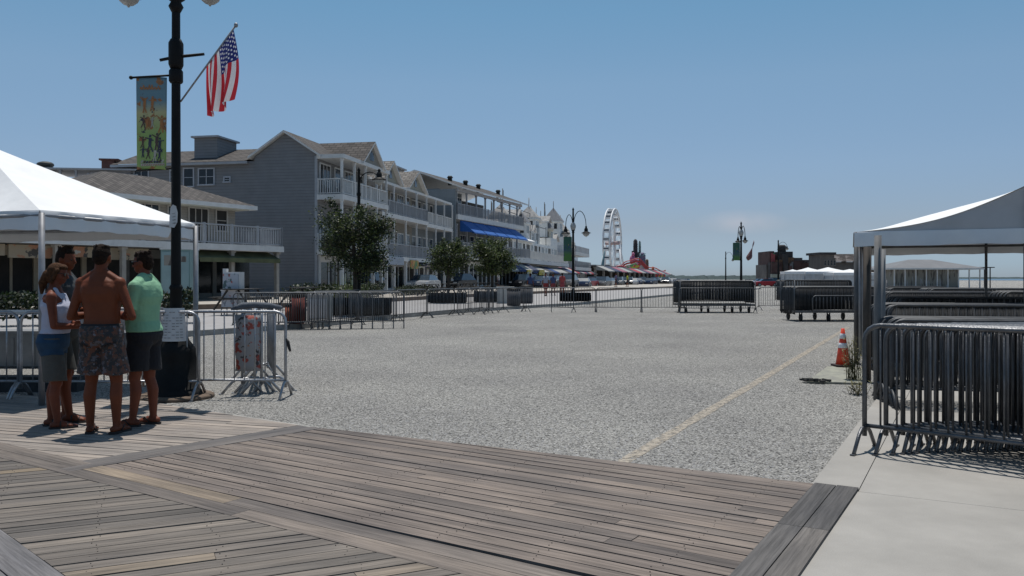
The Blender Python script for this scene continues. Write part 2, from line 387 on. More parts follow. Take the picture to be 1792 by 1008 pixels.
# ---------------------------------------------------------------- boardwalk in the foreground
def clip(poly, a, b):
    """keep the part of poly left of a->b"""
    out = []
    f = lambda p: (b[0] - a[0]) * (p[1] - a[1]) - (b[1] - a[1]) * (p[0] - a[0])
    for i in range(len(poly)):
        p, q = poly[i], poly[(i + 1) % len(poly)]; fp, fq = f(p), f(q)
        if fp >= 0: out.append(p)
        if (fp >= 0) != (fq >= 0):
            t = fp / (fp - fq); out.append((p[0] + (q[0] - p[0]) * t, p[1] + (q[1] - p[1]) * t))
    return out
def boards(mb, region, ang, w, m, z=.03, gap=.013, lmax=(4.5, 9), seed=1, phase=0.0):
    rnd = random.Random(seed); ca, sa = math.cos(ang), math.sin(ang)
    ar = sum(region[i][0] * region[(i + 1) % len(region)][1] - region[(i + 1) % len(region)][0] * region[i][1] for i in range(len(region)))
    if ar < 0: region = region[::-1]
    loc = [(p[0] * ca + p[1] * sa, -p[0] * sa + p[1] * ca) for p in region]
    u0, u1 = min(p[0] for p in loc), max(p[0] for p in loc); v0, v1 = min(p[1] for p in loc), max(p[1] for p in loc)
    v = v0 + phase
    while v < v1:
        u = u0 - rnd.uniform(0, 3)
        while u < u1:
            L = rnd.uniform(*lmax); q = [(u + .0015, v + gap / 2), (u + L - .0015, v + gap / 2), (u + L - .0015, v + w - gap / 2), (u + .0015, v + w - gap / 2)]
            q = [(p[0] * ca - p[1] * sa, p[0] * sa + p[1] * ca) for p in q]
            for i in range(len(region)):
                q = clip(q, region[i], region[(i + 1) % len(region)])
                if len(q) < 3: break
            if len(q) >= 3: mb.prism(q, z - .035, z + rnd.uniform(-.0025, .0025), m)
            u += L
        v += w
t2 = lambda v: (v.x, v.y)
A0, A1 = g(545, 752), g(118, 825)
B0 = g(171, 820); B1 = g(900, 991); dB = (B1 - B0).normalized(); nB = Vector((-dB.y, dB.x, 0))
dA = (A0 - A1).normalized(); nA = Vector((dA.y, -dA.x, 0))
FE0, FE1 = g(545, 752), g(1418, 857); dF = (FE1 - FE0).normalized()
C0, C1 = g(1425, 853), g(1285, 1008); dT = (C0 - C1).normalized(); nT = Vector((dT.y, -dT.x, 0))
tw = .155
def isect(p, d, q, e):
    den = d.x * e.y - d.y * e.x; t = ((q.x - p.x) * e.y - (q.y - p.y) * e.x) / den; return p + d * t
X_AB = isect(A1, dA, B0, dB)
angA, angB, angT = math.atan2(dA.y, dA.x), math.atan2(dB.y, dB.x), math.atan2(dT.y, dT.x)
angF = math.atan2(dF.y, dF.x)
mb = MB()
pA_lo = A1 + nA * tw; pB_lo = B0 - nB * 2 * tw * .9
farB = X_AB + dB * 9; 
# R1 : main field
R1c = [isect(pA_lo, dA, B0, dB), isect(B0, dB, C0, dT), C0 + dT * 0.0, isect(pA_lo, dA, FE0, dF)]
boards(mb, [t2(p) for p in R1c], angB + .012, .118, 0, seed=3, phase=.05)
# trim A (two boards)
for k in (0, 1):
    s0 = A1 + nA * tw * (k - 1) - dA * .05; s1 = A0 + nA * tw * (k - 1) + dA * .0
    s1 = isect(s0, dA, FE0 - dF * 3, dF)
    mb.prism([t2(s0 + nA * .003), t2(s0 + nA * (tw - .003)), t2(s1 + nA * (tw - .003)), t2(s1 + nA * .003)][::-1], -.005, .031 + k * .0015, 1)
# trim B/E (two boards), running both ways through the crossing; laid in lengths
rnd = random.Random(5)
for k in (0, 1):
    u = -9.0
    base = B0 - nB * (tw * (k + 1) - .006 * 0)
    while u < 9:
        L = rnd.uniform(2.2, 3.6)
        if k == 0 and u < 0 < u + L: L = -u + .02
        if abs(u) < .05 and k == 0: L = 1.75
        if abs(u - 1.75) < .1: L = 2.9
        p0 = base + dB * (u + .002); p1 = base + dB * (u + L - .002)
        mb.prism([t2(p0 + nB * .003), t2(p1 + nB * .003), t2(p1 + nB * (tw - .003)), t2(p0 + nB * (tw - .003))], -.005, .031 + .001 * k + rnd.uniform(0, .001), 3 if (k == 0 and abs(u) < .1) else 2)
        u += L
# trim C (two wide boards along the concrete)
tc_w = .15
for k in (0, 1):
    for (ua, ub) in ((-5.2, -1.15), (-1.146, 0)):
        s0 = C0 + nT * (tc_w * k) + dT * ua; s1 = C0 + nT * (tc_w * k) + dT * ub
        mb.prism([t2(s0 + nT * .004), t2(s0 + nT * (tc_w - .004)), t2(s1 + nT * (tc_w - .004)), t2(s1 + nT * .004)][::-1], -.005, .036 + .002 * k, 4)
# R3 : upper left field
Q0 = isect(A1 - nA * tw, dA, FE0 - dF * 3, dF)
L0, L1 = g(250, 706), g(0, 699)
R3c = [isect(A1 - nA * tw, dA, B0, dB), Q0, L0, L1, L1 + Vector((-9, .3, 0)), B0 - dB * 9.5]
boards(mb, [t2(p) for p in (R3c[0], R3c[1], R3c[2], R3c[5])], R(-17), .12, 5, seed=8)
boards(mb, [t2(p) for p in (R3c[2], R3c[3], R3c[4], R3c[5])], R(-17), .12, 5, seed=9)
# R2 : lower left field between trim B/E and trim D
D0, D1 = g(0, 934), g(100, 1008); dD = (D1 - D0).normalized(); nD = Vector((-dD.y, dD.x, 0))
bl = B0 - nB * 2 * tw
R2c = [isect(bl, dB, D0, dD), D1 + dD * 4.5, isect(D1 + dD * 4.5, dA, bl, dB)]
boards(mb, [t2(p) for p in R2c], R(25), .122, 6, seed=12)
for k in range(2):
    q = D0 - nD * (.2 * (k + 1))
    for (ua, ub) in ((-6, -1.3), (-1.295, 4.5)):
        p0, p1 = q + dD * ua, q + dD * ub
        mb.prism([t2(p0 + nD * .004), t2(p1 + nD * .004), t2(p1 + nD * .196), t2(p0 + nD * .196)], -.005, .031, 7)
ql = D0 - nD * .4
boards(mb, [t2(ql - dD * 6), t2(ql - dD * 6 - nD * 4), t2(ql + dD * 4.5 - nD * 4), t2(ql + dD * 4.5)], R(-20), .142, 0, seed=15)
greyb = (.205, .175, .152)
deck = [plank_mat('weathered_planks_main', angB + .012, greyb), plank_mat('weathered_planks_cross_trim', angA, (.155, .145, .138)), plank_mat('weathered_planks_long_trim', angB, (.205, .178, .155)),
        plank_mat('newer_tan_plank', angB, (.29, .235, .175)), plank_mat('dark_edge_planks', angT, (.125, .12, .115)), plank_mat('weathered_planks_far_field', R(-17), (.32, .285, .25)), plank_mat('weathered_planks_near_field', R(25), (.178, .160, .140)), plank_mat('grey_corner_trim', math.atan2(dD.y, dD.x), (.19, .185, .185))]
def inside(poly, x, y):
    c = False
    for i in range(len(poly)):
        (x0, y0), (x1, y1) = poly[i], poly[i - 1]
        if (y0 > y) != (y1 > y) and x < (x1 - x0) * (y - y0) / (y1 - y0) + x0: c = not c
    return c
def screws(region, ang, w, phase=0.0):
    """pairs of screw heads over every joist"""
    ca, sa = math.cos(ang), math.sin(ang); rn_ = random.Random(77)
    vs_ = [-p[0] * sa + p[1] * ca for p in region]; us_ = [p[0] * ca + p[1] * sa for p in region]; v = min(vs_) + phase
    while v < max(vs_):
        u = math.floor(min(us_)) - .2
        while u < max(us_):
            for dv in (.3, .7):
                uu, vv = u + rn_.uniform(-.03, .03), v + w * dv + rn_.uniform(-.004, .004); x, y = uu * ca - vv * sa, uu * sa + vv * ca
                if 2.5 < y < 7.2 and abs(x) < y * .66 and inside(region, x, y): mb.prism([(x + .0032 * math.cos(a), y + .0032 * math.sin(a)) for a in (0, 1.05, 2.09, 3.14, 4.19, 5.24)], .03, .0336, 8)
            u += .61
        v += w
screws([t2(p) for p in R1c], angB + .012, .118, .05); screws([t2(p) for p in R2c], R(25), .122)
deck.append(mat('dark_screw_head', (.07, .06, .055), .6, .3, .2, 5))
structure('boardwalk', mb, deck)
mb = MB(); mb.poly([(-16, -1, .004), (2.5, -1, .004), (*t2(C0), .004), (*t2(FE0), .004), (*t2(L0), .004), (-15, 10.3, .004)])
structure('boardwalk_underside', mb, mat('dark_gap', (.012, .011, .01), 1, 0, .2, 3))
mb = MB(); nF = Vector((-dF.y, dF.x, 0))
p, q = FE0 + nF * .0, FE1; e0, e1 = p + nF * .02, q + nF * .08
mb.prism([t2(p), t2(q), t2(e1), t2(e0)], -.01, .024)
p, q = L0, FE0; n2 = Vector((-(q - p).y, (q - p).x, 0)).normalized()
mb.prism([t2(p), t2(q), t2(q + n2 * .05), t2(p + n2 * .05)], -.01, .02)
structure('boardwalk_edge_lip', mb, kerbm)
# a few real stones scattered at the gravel's near edge
mb = MB(); rnd = random.Random(21)
for k in range(2600):
    t = rnd.random(); p = FE0.lerp(FE1, t) + nF * (.1 + rnd.random() ** 1.8 * 2.2) if rnd.random() < .7 else Vector((rnd.uniform(-5, -1.5), rnd.uniform(8.6, 11), 0))
    if rnd.random() < .7 or True:
        r = rnd.uniform(.006, .016); h = r * rnd.uniform(.5, .9)
        o = len(mb.v); a0 = rnd.random() * 6
        if (p - L0).y < 0 and p.x < -2: continue
        for j in range(5): mb.v.append((p.x + r * rnd.uniform(.7, 1.2) * math.cos(a0 + j * 1.257), p.y + r * rnd.uniform(.7, 1.2) * math.sin(a0 + j * 1.257), 0))
        mb.v.append((p.x, p.y, h))
        for j in range(5): mb.face((o + j, o + (j + 1) % 5, o + 5))
tag(mb.build('loose_gravel', mat('loose_stone', (.33, .32, .31), .9, 0, .5, 30)), kind='stuff')
# distant sea and wooded shore
mb = MB(); mb.poly([(330, 520, .05), (9000, 520, .05), (9000, 11500, .05), (500, 11500, .05)])
structure('sea', mb, mat('blue_sea', (.04, .09, .14), .25, 0, .2, .01))
mb = MB(); rnd = random.Random(3)
for (x0, x1, Y, h0) in ((1130, 1350, 900, 5.5), (1480, 1800, 2400, 6)):
    n = 120; ring = []
    for k in range(n + 1):
        x = x0 + (x1 - x0) * k / n; X = (x - 896) / F * Y
        h = h0 * (.65 + .5 * noise.noise(Vector((k * .21, Y, 0))) + .25 * noise.noise(Vector((k * .9, Y, 3))))
        ring.append([(X, Y - 25, 0), (X, Y - 12, h * .8), (X, Y, h + .5), (X, Y + 60, h * .9), (X, Y + 90, 0)])
    o = len(mb.v)
    for r_ in ring: mb.v += r_
    for k in range(n):
        for j in range(4): mb.face((o + k * 5 + j, o + k * 5 + 5 + j, o + k * 5 + 6 + j, o + k * 5 + j + 1), 0, False)
tag(mb.build('distant_woodland', mat('hazy_dark_foliage', (.035, .055, .055), .95, 0, .4, .05)), kind='stuff')
# ---------------------------------------------------------------- crowd barricades
def barricade_meshes(L=2.3, H=1.08, nb=17, m=galv, seg=8, rt=.019, footed=True):
    fr = MB(); r = .13; zb = .22
    pts = [(0, 0, .13), (0, 0, .5), (0, 0, H - r)] + [(r - r * math.cos(t), 0, H - r + r * math.sin(t)) for t in (.4, .8, 1.2, 1.57)]
    pts += [(L - r + r * math.sin(t), 0, H - r + r * math.cos(t)) for t in (0, .4, .8, 1.2, 1.57)] + [(L, 0, .5), (L, 0, .13)]
    fr.tube(pts, rt, seg); fr.tube([(0, 0, zb), (L, 0, zb)], rt * .85, seg)
    ba = MB()
    for k in range(1, nb + 1):
        x = L * k / (nb + 1); ba.tube([(x, 0, zb), (x, 0, H)], .0085, 6)
    ft = MB()
    ft.tube([(0, -.25, .008), (0, -.13, .15), (0, -.06, .2), (0, .06, .2), (0, .13, .15), (0, .25, .008)], .017, seg)
    ft.box((0, -.26, .007), (.035, .06, .012)); ft.box((0, .26, .007), (.035, .06, .012))
    return fr.mesh('frame', [m]), ba.mesh('bars', [m]), ft.mesh('foot', [m]), L
BM = barricade_meshes(); BMd = barricade_meshes(m=galvd); BML = barricade_meshes(L=2.5, nb=19)
BMfar = barricade_meshes(L=2.4, nb=18, m=galvd, seg=5)
BMcart = barricade_meshes(L=3.2, nb=24, m=darksteel, seg=4, rt=.022)
def barricade(p0, ang, label, group=None, B=BM, z=0.0, foot=True, footang=0.0):
    t = thing('crowd_barricade', label, 'barricade', (p0[0], p0[1], z), ang, group)
    for nm, me in (('frame', B[0]), ('bars', B[1])):
        o = bpy.data.objects.new(nm, me); COL.objects.link(o); o.parent = t
    if foot:
        for x in (0, B[3]):
            o = bpy.data.objects.new('foot', B[2]); COL.objects.link(o); o.parent = t; o.location = (x, 0, 0); o.rotation_euler = (0, 0, footang)
    return t
def between(p, q): return math.atan2(q.y - p.y, q.x - p.x)
GL = 'barricades standing by the lamp post'
# near left run
pe = at(495, 700, 10.35); pe.z = 0
BMl1 = barricade_meshes(L=1.82, nb=13)
barricade((pe.x - 1.8, pe.y + .12), R(-2), 'galvanized crowd barricade at the open end of the row beside the lamp post', GL, BMl1)
BMl2 = barricade_meshes(L=2.2, nb=14)
pj = at(347, 700, 10.28)
barricade((pj.x - 2.2, pj.y), R(.5), 'galvanized crowd barricade in front of the lamp post base and the man in green', GL, BMl2)
barricade((pj.x - 4.45, pj.y + .02), R(.3), 'galvanized crowd barricade behind the woman in the white tank top', GL, BMl2)
barricade((pj.x - 6.7, pj.y + .08), R(.3), 'galvanized crowd barricade cut by the left edge of the photo', GL, BMl2)
# folded barricades standing end-on behind it
pk = at(424, 690, 10.75)
for k, (dx, dy, a, lb) in enumerate(((0, 0, 104, 'end-on barricade with a dark cloth roll draped over its top rail'), (.13, .1, 105, 'end-on barricade carrying the red and white poster'), (.25, .0, 107, 'rightmost of the end-on barricades behind the row'), (.36, .2, 109, 'end-on barricade furthest back behind the open row end'))):
    barricade((pk.x + dx, pk.y + dy), R(a), lb, 'barricades folded end-on beside the row', BMl1)
mb = MB(); mb.tube([(-.13, -.05, 0), (.0, .02, .04), (.12, .1, .05), (.26, .3, .03), (.36, .5, .0)], [.02, .045, .04, .045, .03], 8)
o = mb.build('cloth_roll', mat('dark_grey_cloth', (.09, .10, .12), .9, 0, .3, 9, .5, 30), None, (pk.x, pk.y, 1.10)); tag(o, 'dark grey rolled cloth lying over the end-on barricades', 'cloth')
# poster with red marks on the folded ones
def blob_mat(name, cols, scale=6, sharp=.02, stretch=(1, 1, 1), seedv=0.0):
    """printed surface: blotches of several inks over a background"""
    m = bpy.data.materials.new(name); m.use_nodes = True; MATS[name] = m
    n, l = m.node_tree.nodes, m.node_tree.links; b = n['Principled BSDF']; b.inputs['Roughness'].default_value = .7
    tc = n.new('ShaderNodeTexCoord'); mp = n.new('ShaderNodeMapping'); mp.inputs['Scale'].default_value = stretch; mp.inputs['Location'].default_value = (seedv, seedv, 0); l.new(tc.outputs['Object'], mp.inputs[0])
    cur = None
    for i, (c, th) in enumerate(cols):
        if i == 0:
            rgb = n.new('ShaderNodeRGB'); rgb.outputs[0].default_value = (*c, 1); cur = rgb.outputs[0]; continue
        nz = n.new('ShaderNodeTexNoise'); nz.noise_dimensions = '4D'; nz.inputs['W'].default_value = i * 3.7 + seedv; nz.inputs['Scale'].default_value = scale * (1 + .25 * i); nz.inputs['Detail'].default_value = 3; l.new(mp.outputs[0], nz.inputs['Vector'])
        rp = n.new('ShaderNodeValToRGB'); rp.color_ramp.elements[0].position = th; rp.color_ramp.elements[1].position = th + sharp; l.new(nz.outputs['Fac'], rp.inputs[0])
        mx = n.new('ShaderNodeMixRGB'); l.new(rp.outputs[0], mx.inputs[0]); l.new(cur, mx.inputs[1]); mx.inputs[2].default_value = (*c, 1); cur = mx.outputs[0]
    l.new(cur, b.inputs['Base Color'])
    return m
post_m = blob_mat('red_white_print', [((.32, .31, .31), 0), ((.35, .07, .05), .55), ((.07, .06, .06), .6), ((.4, .2, .12), .66)], 9)
mb = MB(); rr = []
for i in range(9):
    z = .30 + .72 * i / 8
    mb.v += [(-.02 + .012 * math.sin(i * 1.3), 0, z), (.16 + .01 * math.sin(i * 2.1), .03 * math.sin(i), z), (.30 + .012 * math.cos(i * 1.7), .0, z)]
for i in range(8):
    for j in range(2): mb.face((i * 3 + j, i * 3 + j + 1, i * 3 + j + 4, i * 3 + j + 3), 0, True)
o = mb.build('poster', post_m, None, (pk.x - .06, pk.y - .035, 0)); tag(o, 'tall red and white poster tied to the end-on barricades', 'poster')
md = o.modifiers.new('thick', 'SOLIDIFY'); md.thickness = .004
# loose tag hanging on the end post
mb = MB(); mb.tube([(0, 0, .0), (.03, 0, -.05), (.045, 0, -.12), (.06, 0, -.17)], [.01, .022, .02, .012], 6)
tag(mb.build('plastic_strap', rubber, None, (pe.x + .02, pe.y + .05, .75)), 'black strap dangling from the end post of the row', 'strap')

# the street-side run following the kerb
def run(px, labels, group, B=BMfar, jit=.03):
    """barricades laid end to end along a line of ground points"""
    pts = [g(*p) for p in px]; i = 0; cur = pts[0]; n = 0; rnd = random.Random(2)
    seg = 0; total = sum((pts[k + 1] - pts[k]).length for k in range(len(pts) - 1)); s = 0
    def pos(s):
        for k in range(len(pts) - 1):
            L = (pts[k + 1] - pts[k]).length
            if s <= L or k == len(pts) - 2: return pts[k] + (pts[k + 1] - pts[k]).normalized() * s
            s -= L
    while s < total - 1.2:
        p, q = pos(s), pos(s + B[3])
        barricade((p.x, p.y + rnd.uniform(-jit, jit)), between(p, q) + rnd.uniform(-.02, .02), labels[n % len(labels)] if n < len(labels) else labels[-1], group, B)
        s += B[3] + .05; n += 1
run([(535, 575), (640, 567), (800, 551), (905, 545), (960, 546)],
    ['crowd barricade beside the kerb left of the big planter', 'crowd barricade in front of the big black tree planter', 'crowd barricade at the right end of the big black planter', 'crowd barricade on the gravel between the planter and the litter bin', 'crowd barricade by the kerb in front of the middle street tree', 'crowd barricade by the kerb in front of the litter bin', 'crowd barricade by the kerb left of the walkers', 'crowd barricade at the bend where the kerb row meets the straight row'], 'barricades standing along the kerb')
run([(965, 546), (1186, 546.5)], ['first barricade of the straight row across the lot, before the far planter', 'second barricade of the straight row across the lot', 'barricade of the straight row nearest the left cart'], 'barricades in the row across the lot', B=barricade_meshes(L=1.95, nb=15, m=galvd, seg=5))
p = g(1328, 543); q = g(1390, 542)
barricade(p, between(p, q), 'single barricade bridging the gap between the two loaded carts', None, barricade_meshes(L=(q - p).length, nb=15, m=galvd, seg=5))
# packed bundle near the kerb (seen as a bright band of top rails)
p = g(408, 578); a = R(8)
for k in range(9):
    barricade((p.x + .0 + .3 * k, p.y + .1 * k), a, 'barricade packed in the bundle left of the big planter', 'barricades bundled left of the big planter', BMfar)
p = g(548, 569)
for k in range(3): barricade((p.x + .12 * k, p.y + .35 * k), R(72), 'barricade standing end-on in front of the bundle', 'barricades end-on by the kerb', BMfar)
p = g(800, 551)
for k in range(3): barricade((p.x + .45 * k, p.y + .3), R(66), 'barricade turned end-on against the kerb row before the middle tree', 'barricades end-on before the middle tree', BMfar)

# wheeled carts loaded with barricades
def wheel(mbx, c, r=.13, w=.06):
    mbx.tube([(c[0] - w / 2, c[1], c[2]), (c[0] + w / 2, c[1], c[2])], r, 14)
def cart(loc, ang, L, Dp, label):
    t = thing('barricade_cart', label, 'cart', loc, ang)
    d = MB(); d.bb(0, L, 0, .08, .30, .38); d.bb(0, L, Dp - .08, Dp, .30, .38)
    for x in (0, L * .33, L * .66, L - .08): d.bb(x, x + .08, .08, Dp - .08, .31, .375)
    d.build('deck', galvd, t)
    for x in (.25, L * .38, L * .7, L - .25):
        for y in (.1, Dp - .1):
            w = MB(); wheel(w, (x, y, .13)); w.bb(x - .045, x - .035, y - .05, y + .05, .12, .30); w.bb(x + .035, x + .045, y - .05, y + .05, .12, .30); w.build('wheel', rubber, t)
    for x in (0, L):
        u = MB()
        for y in (0, Dp): u.tube([(x, y, .3), (x, y, 1.44)], .02, 6)
        u.tube([(x, 0, 1.44), (x, Dp, 1.44)], .02, 6); u.build('end_frame', galvd, t)
    return t
def load(loc, ang, n, dy, z, label, group, B, dx=.0, x0=0.0, jx=.04, y0=.1, foot=False):
    ca, sa = math.cos(ang), math.sin(ang); rnd = random.Random(int(loc[0] * 100))
    for k in range(n):
        x, y = x0 + dx * k + rnd.uniform(-jx, jx), y0 + dy * k
        barricade((loc[0] + x * ca - y * sa, loc[1] + x * sa + y * ca), ang + rnd.uniform(-.006, .006), label, group, B, z + rnd.uniform(-.012, .012), foot)
p = g(1192, 548); L1 = 3.25
cart((p.x, p.y + .2, 0), 0, L1, 1.5, 'loaded barricade cart in the middle distance, left of the lamp with a banner')
load((p.x, p.y + .2), 0, 22, .065, .30, 'barricade loaded upright on the left cart', 'barricades stacked on the left cart', BMcart)
barricade((p.x - .1, p.y - .05), R(1), 'barricade leaning in front of the left cart', None, barricade_meshes(L=3.3, nb=30, m=galvd, seg=6))
p = g(1392, 563)
cart((p.x, p.y + .1, 0), 0, 3.2, 1.5, 'loaded barricade cart nearest the right tent with a lower tier in front')
load((p.x, p.y + .1), 0, 20, .066, .12, 'barricade loaded on the cart nearest the right tent', 'barricades stacked on the cart by the right tent', BMcart)
BMlow = barricade_meshes(L=2.6, H=.72, nb=20, m=galvd, seg=5)
barricade((p.x + .55, p.y - .12), 0, 'low rack of steel bars at the front of the cart by the right tent', None, BMlow, .18, False)
p2 = g(1400, 545)
load((p2.x - .2, p2.y + 1.5), 0, 18, .066, .32, 'barricade in the taller stack behind the cart by the right tent', 'barricades stacked behind the cart by the right tent', BMcart)

# ---------------------------------------------------------------- the big stack on the concrete, right foreground
S0 = g(1513, 793); u = Vector((.735, -.678, 0)).normalized(); angS = math.atan2(u.y, u.x)
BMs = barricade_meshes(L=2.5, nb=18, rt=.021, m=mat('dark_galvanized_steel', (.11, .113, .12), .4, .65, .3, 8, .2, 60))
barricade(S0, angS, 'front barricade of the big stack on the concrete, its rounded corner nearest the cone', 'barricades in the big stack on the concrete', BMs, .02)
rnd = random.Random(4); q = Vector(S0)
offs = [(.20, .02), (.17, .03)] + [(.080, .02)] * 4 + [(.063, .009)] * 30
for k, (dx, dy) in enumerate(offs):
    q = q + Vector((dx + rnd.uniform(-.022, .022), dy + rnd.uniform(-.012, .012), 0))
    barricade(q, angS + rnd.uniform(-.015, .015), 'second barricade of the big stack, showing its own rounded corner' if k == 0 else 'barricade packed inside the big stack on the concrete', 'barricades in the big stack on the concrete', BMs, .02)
# more stacks behind it, under and beside the tent
aT = R(-24.6)
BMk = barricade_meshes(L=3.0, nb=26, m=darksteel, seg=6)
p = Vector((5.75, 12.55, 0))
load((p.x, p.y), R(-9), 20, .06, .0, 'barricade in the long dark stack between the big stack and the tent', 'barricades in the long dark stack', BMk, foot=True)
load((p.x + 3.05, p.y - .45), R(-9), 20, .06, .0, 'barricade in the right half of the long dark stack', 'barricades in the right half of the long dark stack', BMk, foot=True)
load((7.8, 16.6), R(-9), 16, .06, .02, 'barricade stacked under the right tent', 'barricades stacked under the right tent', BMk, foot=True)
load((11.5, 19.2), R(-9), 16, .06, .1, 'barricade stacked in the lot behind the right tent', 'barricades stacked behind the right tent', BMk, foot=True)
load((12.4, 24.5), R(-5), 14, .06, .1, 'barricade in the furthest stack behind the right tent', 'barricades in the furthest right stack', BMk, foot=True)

BMshort = barricade_meshes(L=2.6, H=1.0, nb=24, m=darksteel, seg=6)
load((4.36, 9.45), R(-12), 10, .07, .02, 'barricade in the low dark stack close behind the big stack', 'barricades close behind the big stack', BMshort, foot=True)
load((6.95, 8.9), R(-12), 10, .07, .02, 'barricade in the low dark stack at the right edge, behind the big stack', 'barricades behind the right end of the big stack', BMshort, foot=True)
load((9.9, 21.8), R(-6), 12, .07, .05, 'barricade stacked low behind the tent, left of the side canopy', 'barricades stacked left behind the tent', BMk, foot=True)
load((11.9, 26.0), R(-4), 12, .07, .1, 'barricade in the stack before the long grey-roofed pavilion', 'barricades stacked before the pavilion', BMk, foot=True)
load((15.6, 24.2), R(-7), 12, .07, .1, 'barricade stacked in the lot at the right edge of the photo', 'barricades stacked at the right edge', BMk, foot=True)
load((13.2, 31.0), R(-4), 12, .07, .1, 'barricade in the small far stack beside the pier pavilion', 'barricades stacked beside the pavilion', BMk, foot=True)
# ---------------------------------------------------------------- tents
def tent_leg(parent, x, y, z1, r=.028, m=alum, base=True):
    l = MB(); l.tube([(x, y, .01), (x, y, z1)], r, 10); 
    if base: l.box((x, y, .008), (.16, .16, .012))
    l.build('leg', m, parent)
def valance(pts, z0, z1, amp=.03, n=40, notch=None):
    """hanging edge cloth with soft folds, along a polyline of corners"""
    v = MB(); col = []
    for i in range(len(pts) - 1):
        a, b = Vector(pts[i]), Vector(pts[i + 1]); d = (b - a); nn = Vector((d.y, -d.x, 0)).normalized()
        for k in range(n + (1 if i == len(pts) - 2 else 0)):
            t = k / n; p = a.lerp(b, t); w = math.sin(math.pi * t)
            f = amp * (math.sin(t * 37 + i) * .5 + math.sin(t * 91) * .3) 
            zb = z0 + .007 * math.sin(t * 23 + i * 2) - .004 * math.sin(t * 60) + .02 * w
            if notch and i == notch[0] and abs(t - notch[1]) < notch[2]: zb += .13 * (1 - abs(t - notch[1]) / notch[2])
            col.append([(p.x, p.y, z1), (p.x + nn.x * (.012 + f * .4), p.y + nn.y * (.012 + f * .4), z1 - .03), (p.x + nn.x * (.015 + f), p.y + nn.y * (.015 + f), zb)])
    o = 0
    for c in col: v.v += c
    for k in range(len(col) - 1):
        for j in range(2): v.face((k * 3 + j, k * 3 + 3 + j, k * 3 + 4 + j, k * 3 + j + 1), 0, True)
    return v
def roof_face(a, b, top0, top1, sag=.1, n=24, wr=.0, seed=0):
    """sagging cloth panel from edge a-b up to edge top0-top1"""
    v = MB(); a, b, c, d = map(Vector, (a, b, top0, top1)); rn = n
    for j in range(rn + 1):
        t = j / rn; p, q = a.lerp(c, t), b.lerp(d, t)
        for k in range(n + 1):
            s = k / n; P = p.lerp(q, s)
            P.z -= sag * math.sin(math.pi * t) ** .8 * (.45 + .55 * math.sin(math.pi * s))
            P.z += wr * noise.noise(Vector((s * 5, t * 3, seed))) * math.sin(math.pi * t) * math.sin(math.pi * s)
            v.v.append(tuple(P))
    for j in range(rn):
        for k in range(n): o = j * (n + 1) + k; v.face((o, o + 1, o + n + 2, o + n + 1), 0, True)
    return v
# left tent: near corner by the woman, far corner right of the lamp post
T0 = at(70, 368, 9.6); T1 = at(340, 391, 12.0); T0.z = T1.z = 0
eL, eT = 2.06, 2.29
dv = (T1 - T0); wv = Vector((-dv.y, dv.x, 0)).normalized() * 5.4
T2, T3 = T1 + wv, T0 + wv; PK = (T0 + T2) / 2; PKz = 3.45
t = thing('canopy_tent', 'white peaked canopy tent at the left edge, over the boardwalk corner', 'tent', (PK.x, PK.y, 0))
L_ = lambda p, z=0: (p.x - PK.x, p.y - PK.y, z)
v = MB()
for (a, b) in ((T0, T1), (T1, T2), (T2, T3), (T3, T0)):
    f = roof_face(L_(a, eT), L_(b, eT), (0, 0, PKz), (0, 0, PKz), .05, 20, .05, a.x)
    o = len(v.v); v.v += f.v
    for fc in f.f: v.face([k + o for k in fc], 0, True)
v.build('canopy_roof', whitefab, t)
valance([L_(T0), L_(T1), L_(T2), L_(T3), L_(T0)], eL, eT + .004, .022, 44, (0, .83, .03)).build('valance', whitefab, t)
for p in (T0, T1, T2, T3): tent_leg(t, p.x - PK.x + .02, p.y - PK.y, eT - .03, .035)
fb = MB()
for a, b in ((T0, T1), (T1, T2), (T2, T3), (T3, T0)): fb.tube([L_(a, eT - .06), L_(b, eT - .06)], .025, 6)
for a in (T0, T1, T2, T3): fb.tube([L_(a, eT - .05), (0, 0, PKz - .08)], .02, 6)
fb.build('roof_frame', alum, t)
# right tent: gable-fronted frame tent
eL2, eT2 = 2.05, 2.31
G0 = at(1495, 405, 14.5); G0.z = 0
ud = Vector((.909, -.416, 0)); vd = Vector((.416, .909, 0)); GW, GD, GP = 5.2, 6.3, 3.02
t = thing('frame_tent', 'white gable-fronted frame tent over the barricade stacks, right edge', 'tent', (G0.x, G0.y, 0), math.atan2(ud.y, ud.x))
rk = MB()
for (x0, x1) in ((0, GW / 2), (GW, GW / 2)):
    n = 26
    rows = []
    for j in range(25):
        y = GD * j / 24; row = []
        for k in range(n + 1):
            s = k / n; z = eT2 + (GP - eT2) * (.14 * s + .86 * s ** 2.1) + .006 * math.sin(s * 9 + j)
            z += (GP - eT2) * (s - (.14 * s + .86 * s ** 2.1)) * (1 - (1 - min(1, min(y, GD - y) / 1.2)) ** 2)
            row.append((x0 + (x1 - x0) * s, y, z))
        rows.append(row)
    o = len(rk.v)
    for r_ in rows: rk.v += r_
    for j in range(24):
        for k in range(n): a = o + j * (n + 1) + k; rk.face((a, a + 1, a + n + 2, a + n + 1), 0, True)
rk.build('canopy_roof', whitefab, t)
gb = MB(); n = 52
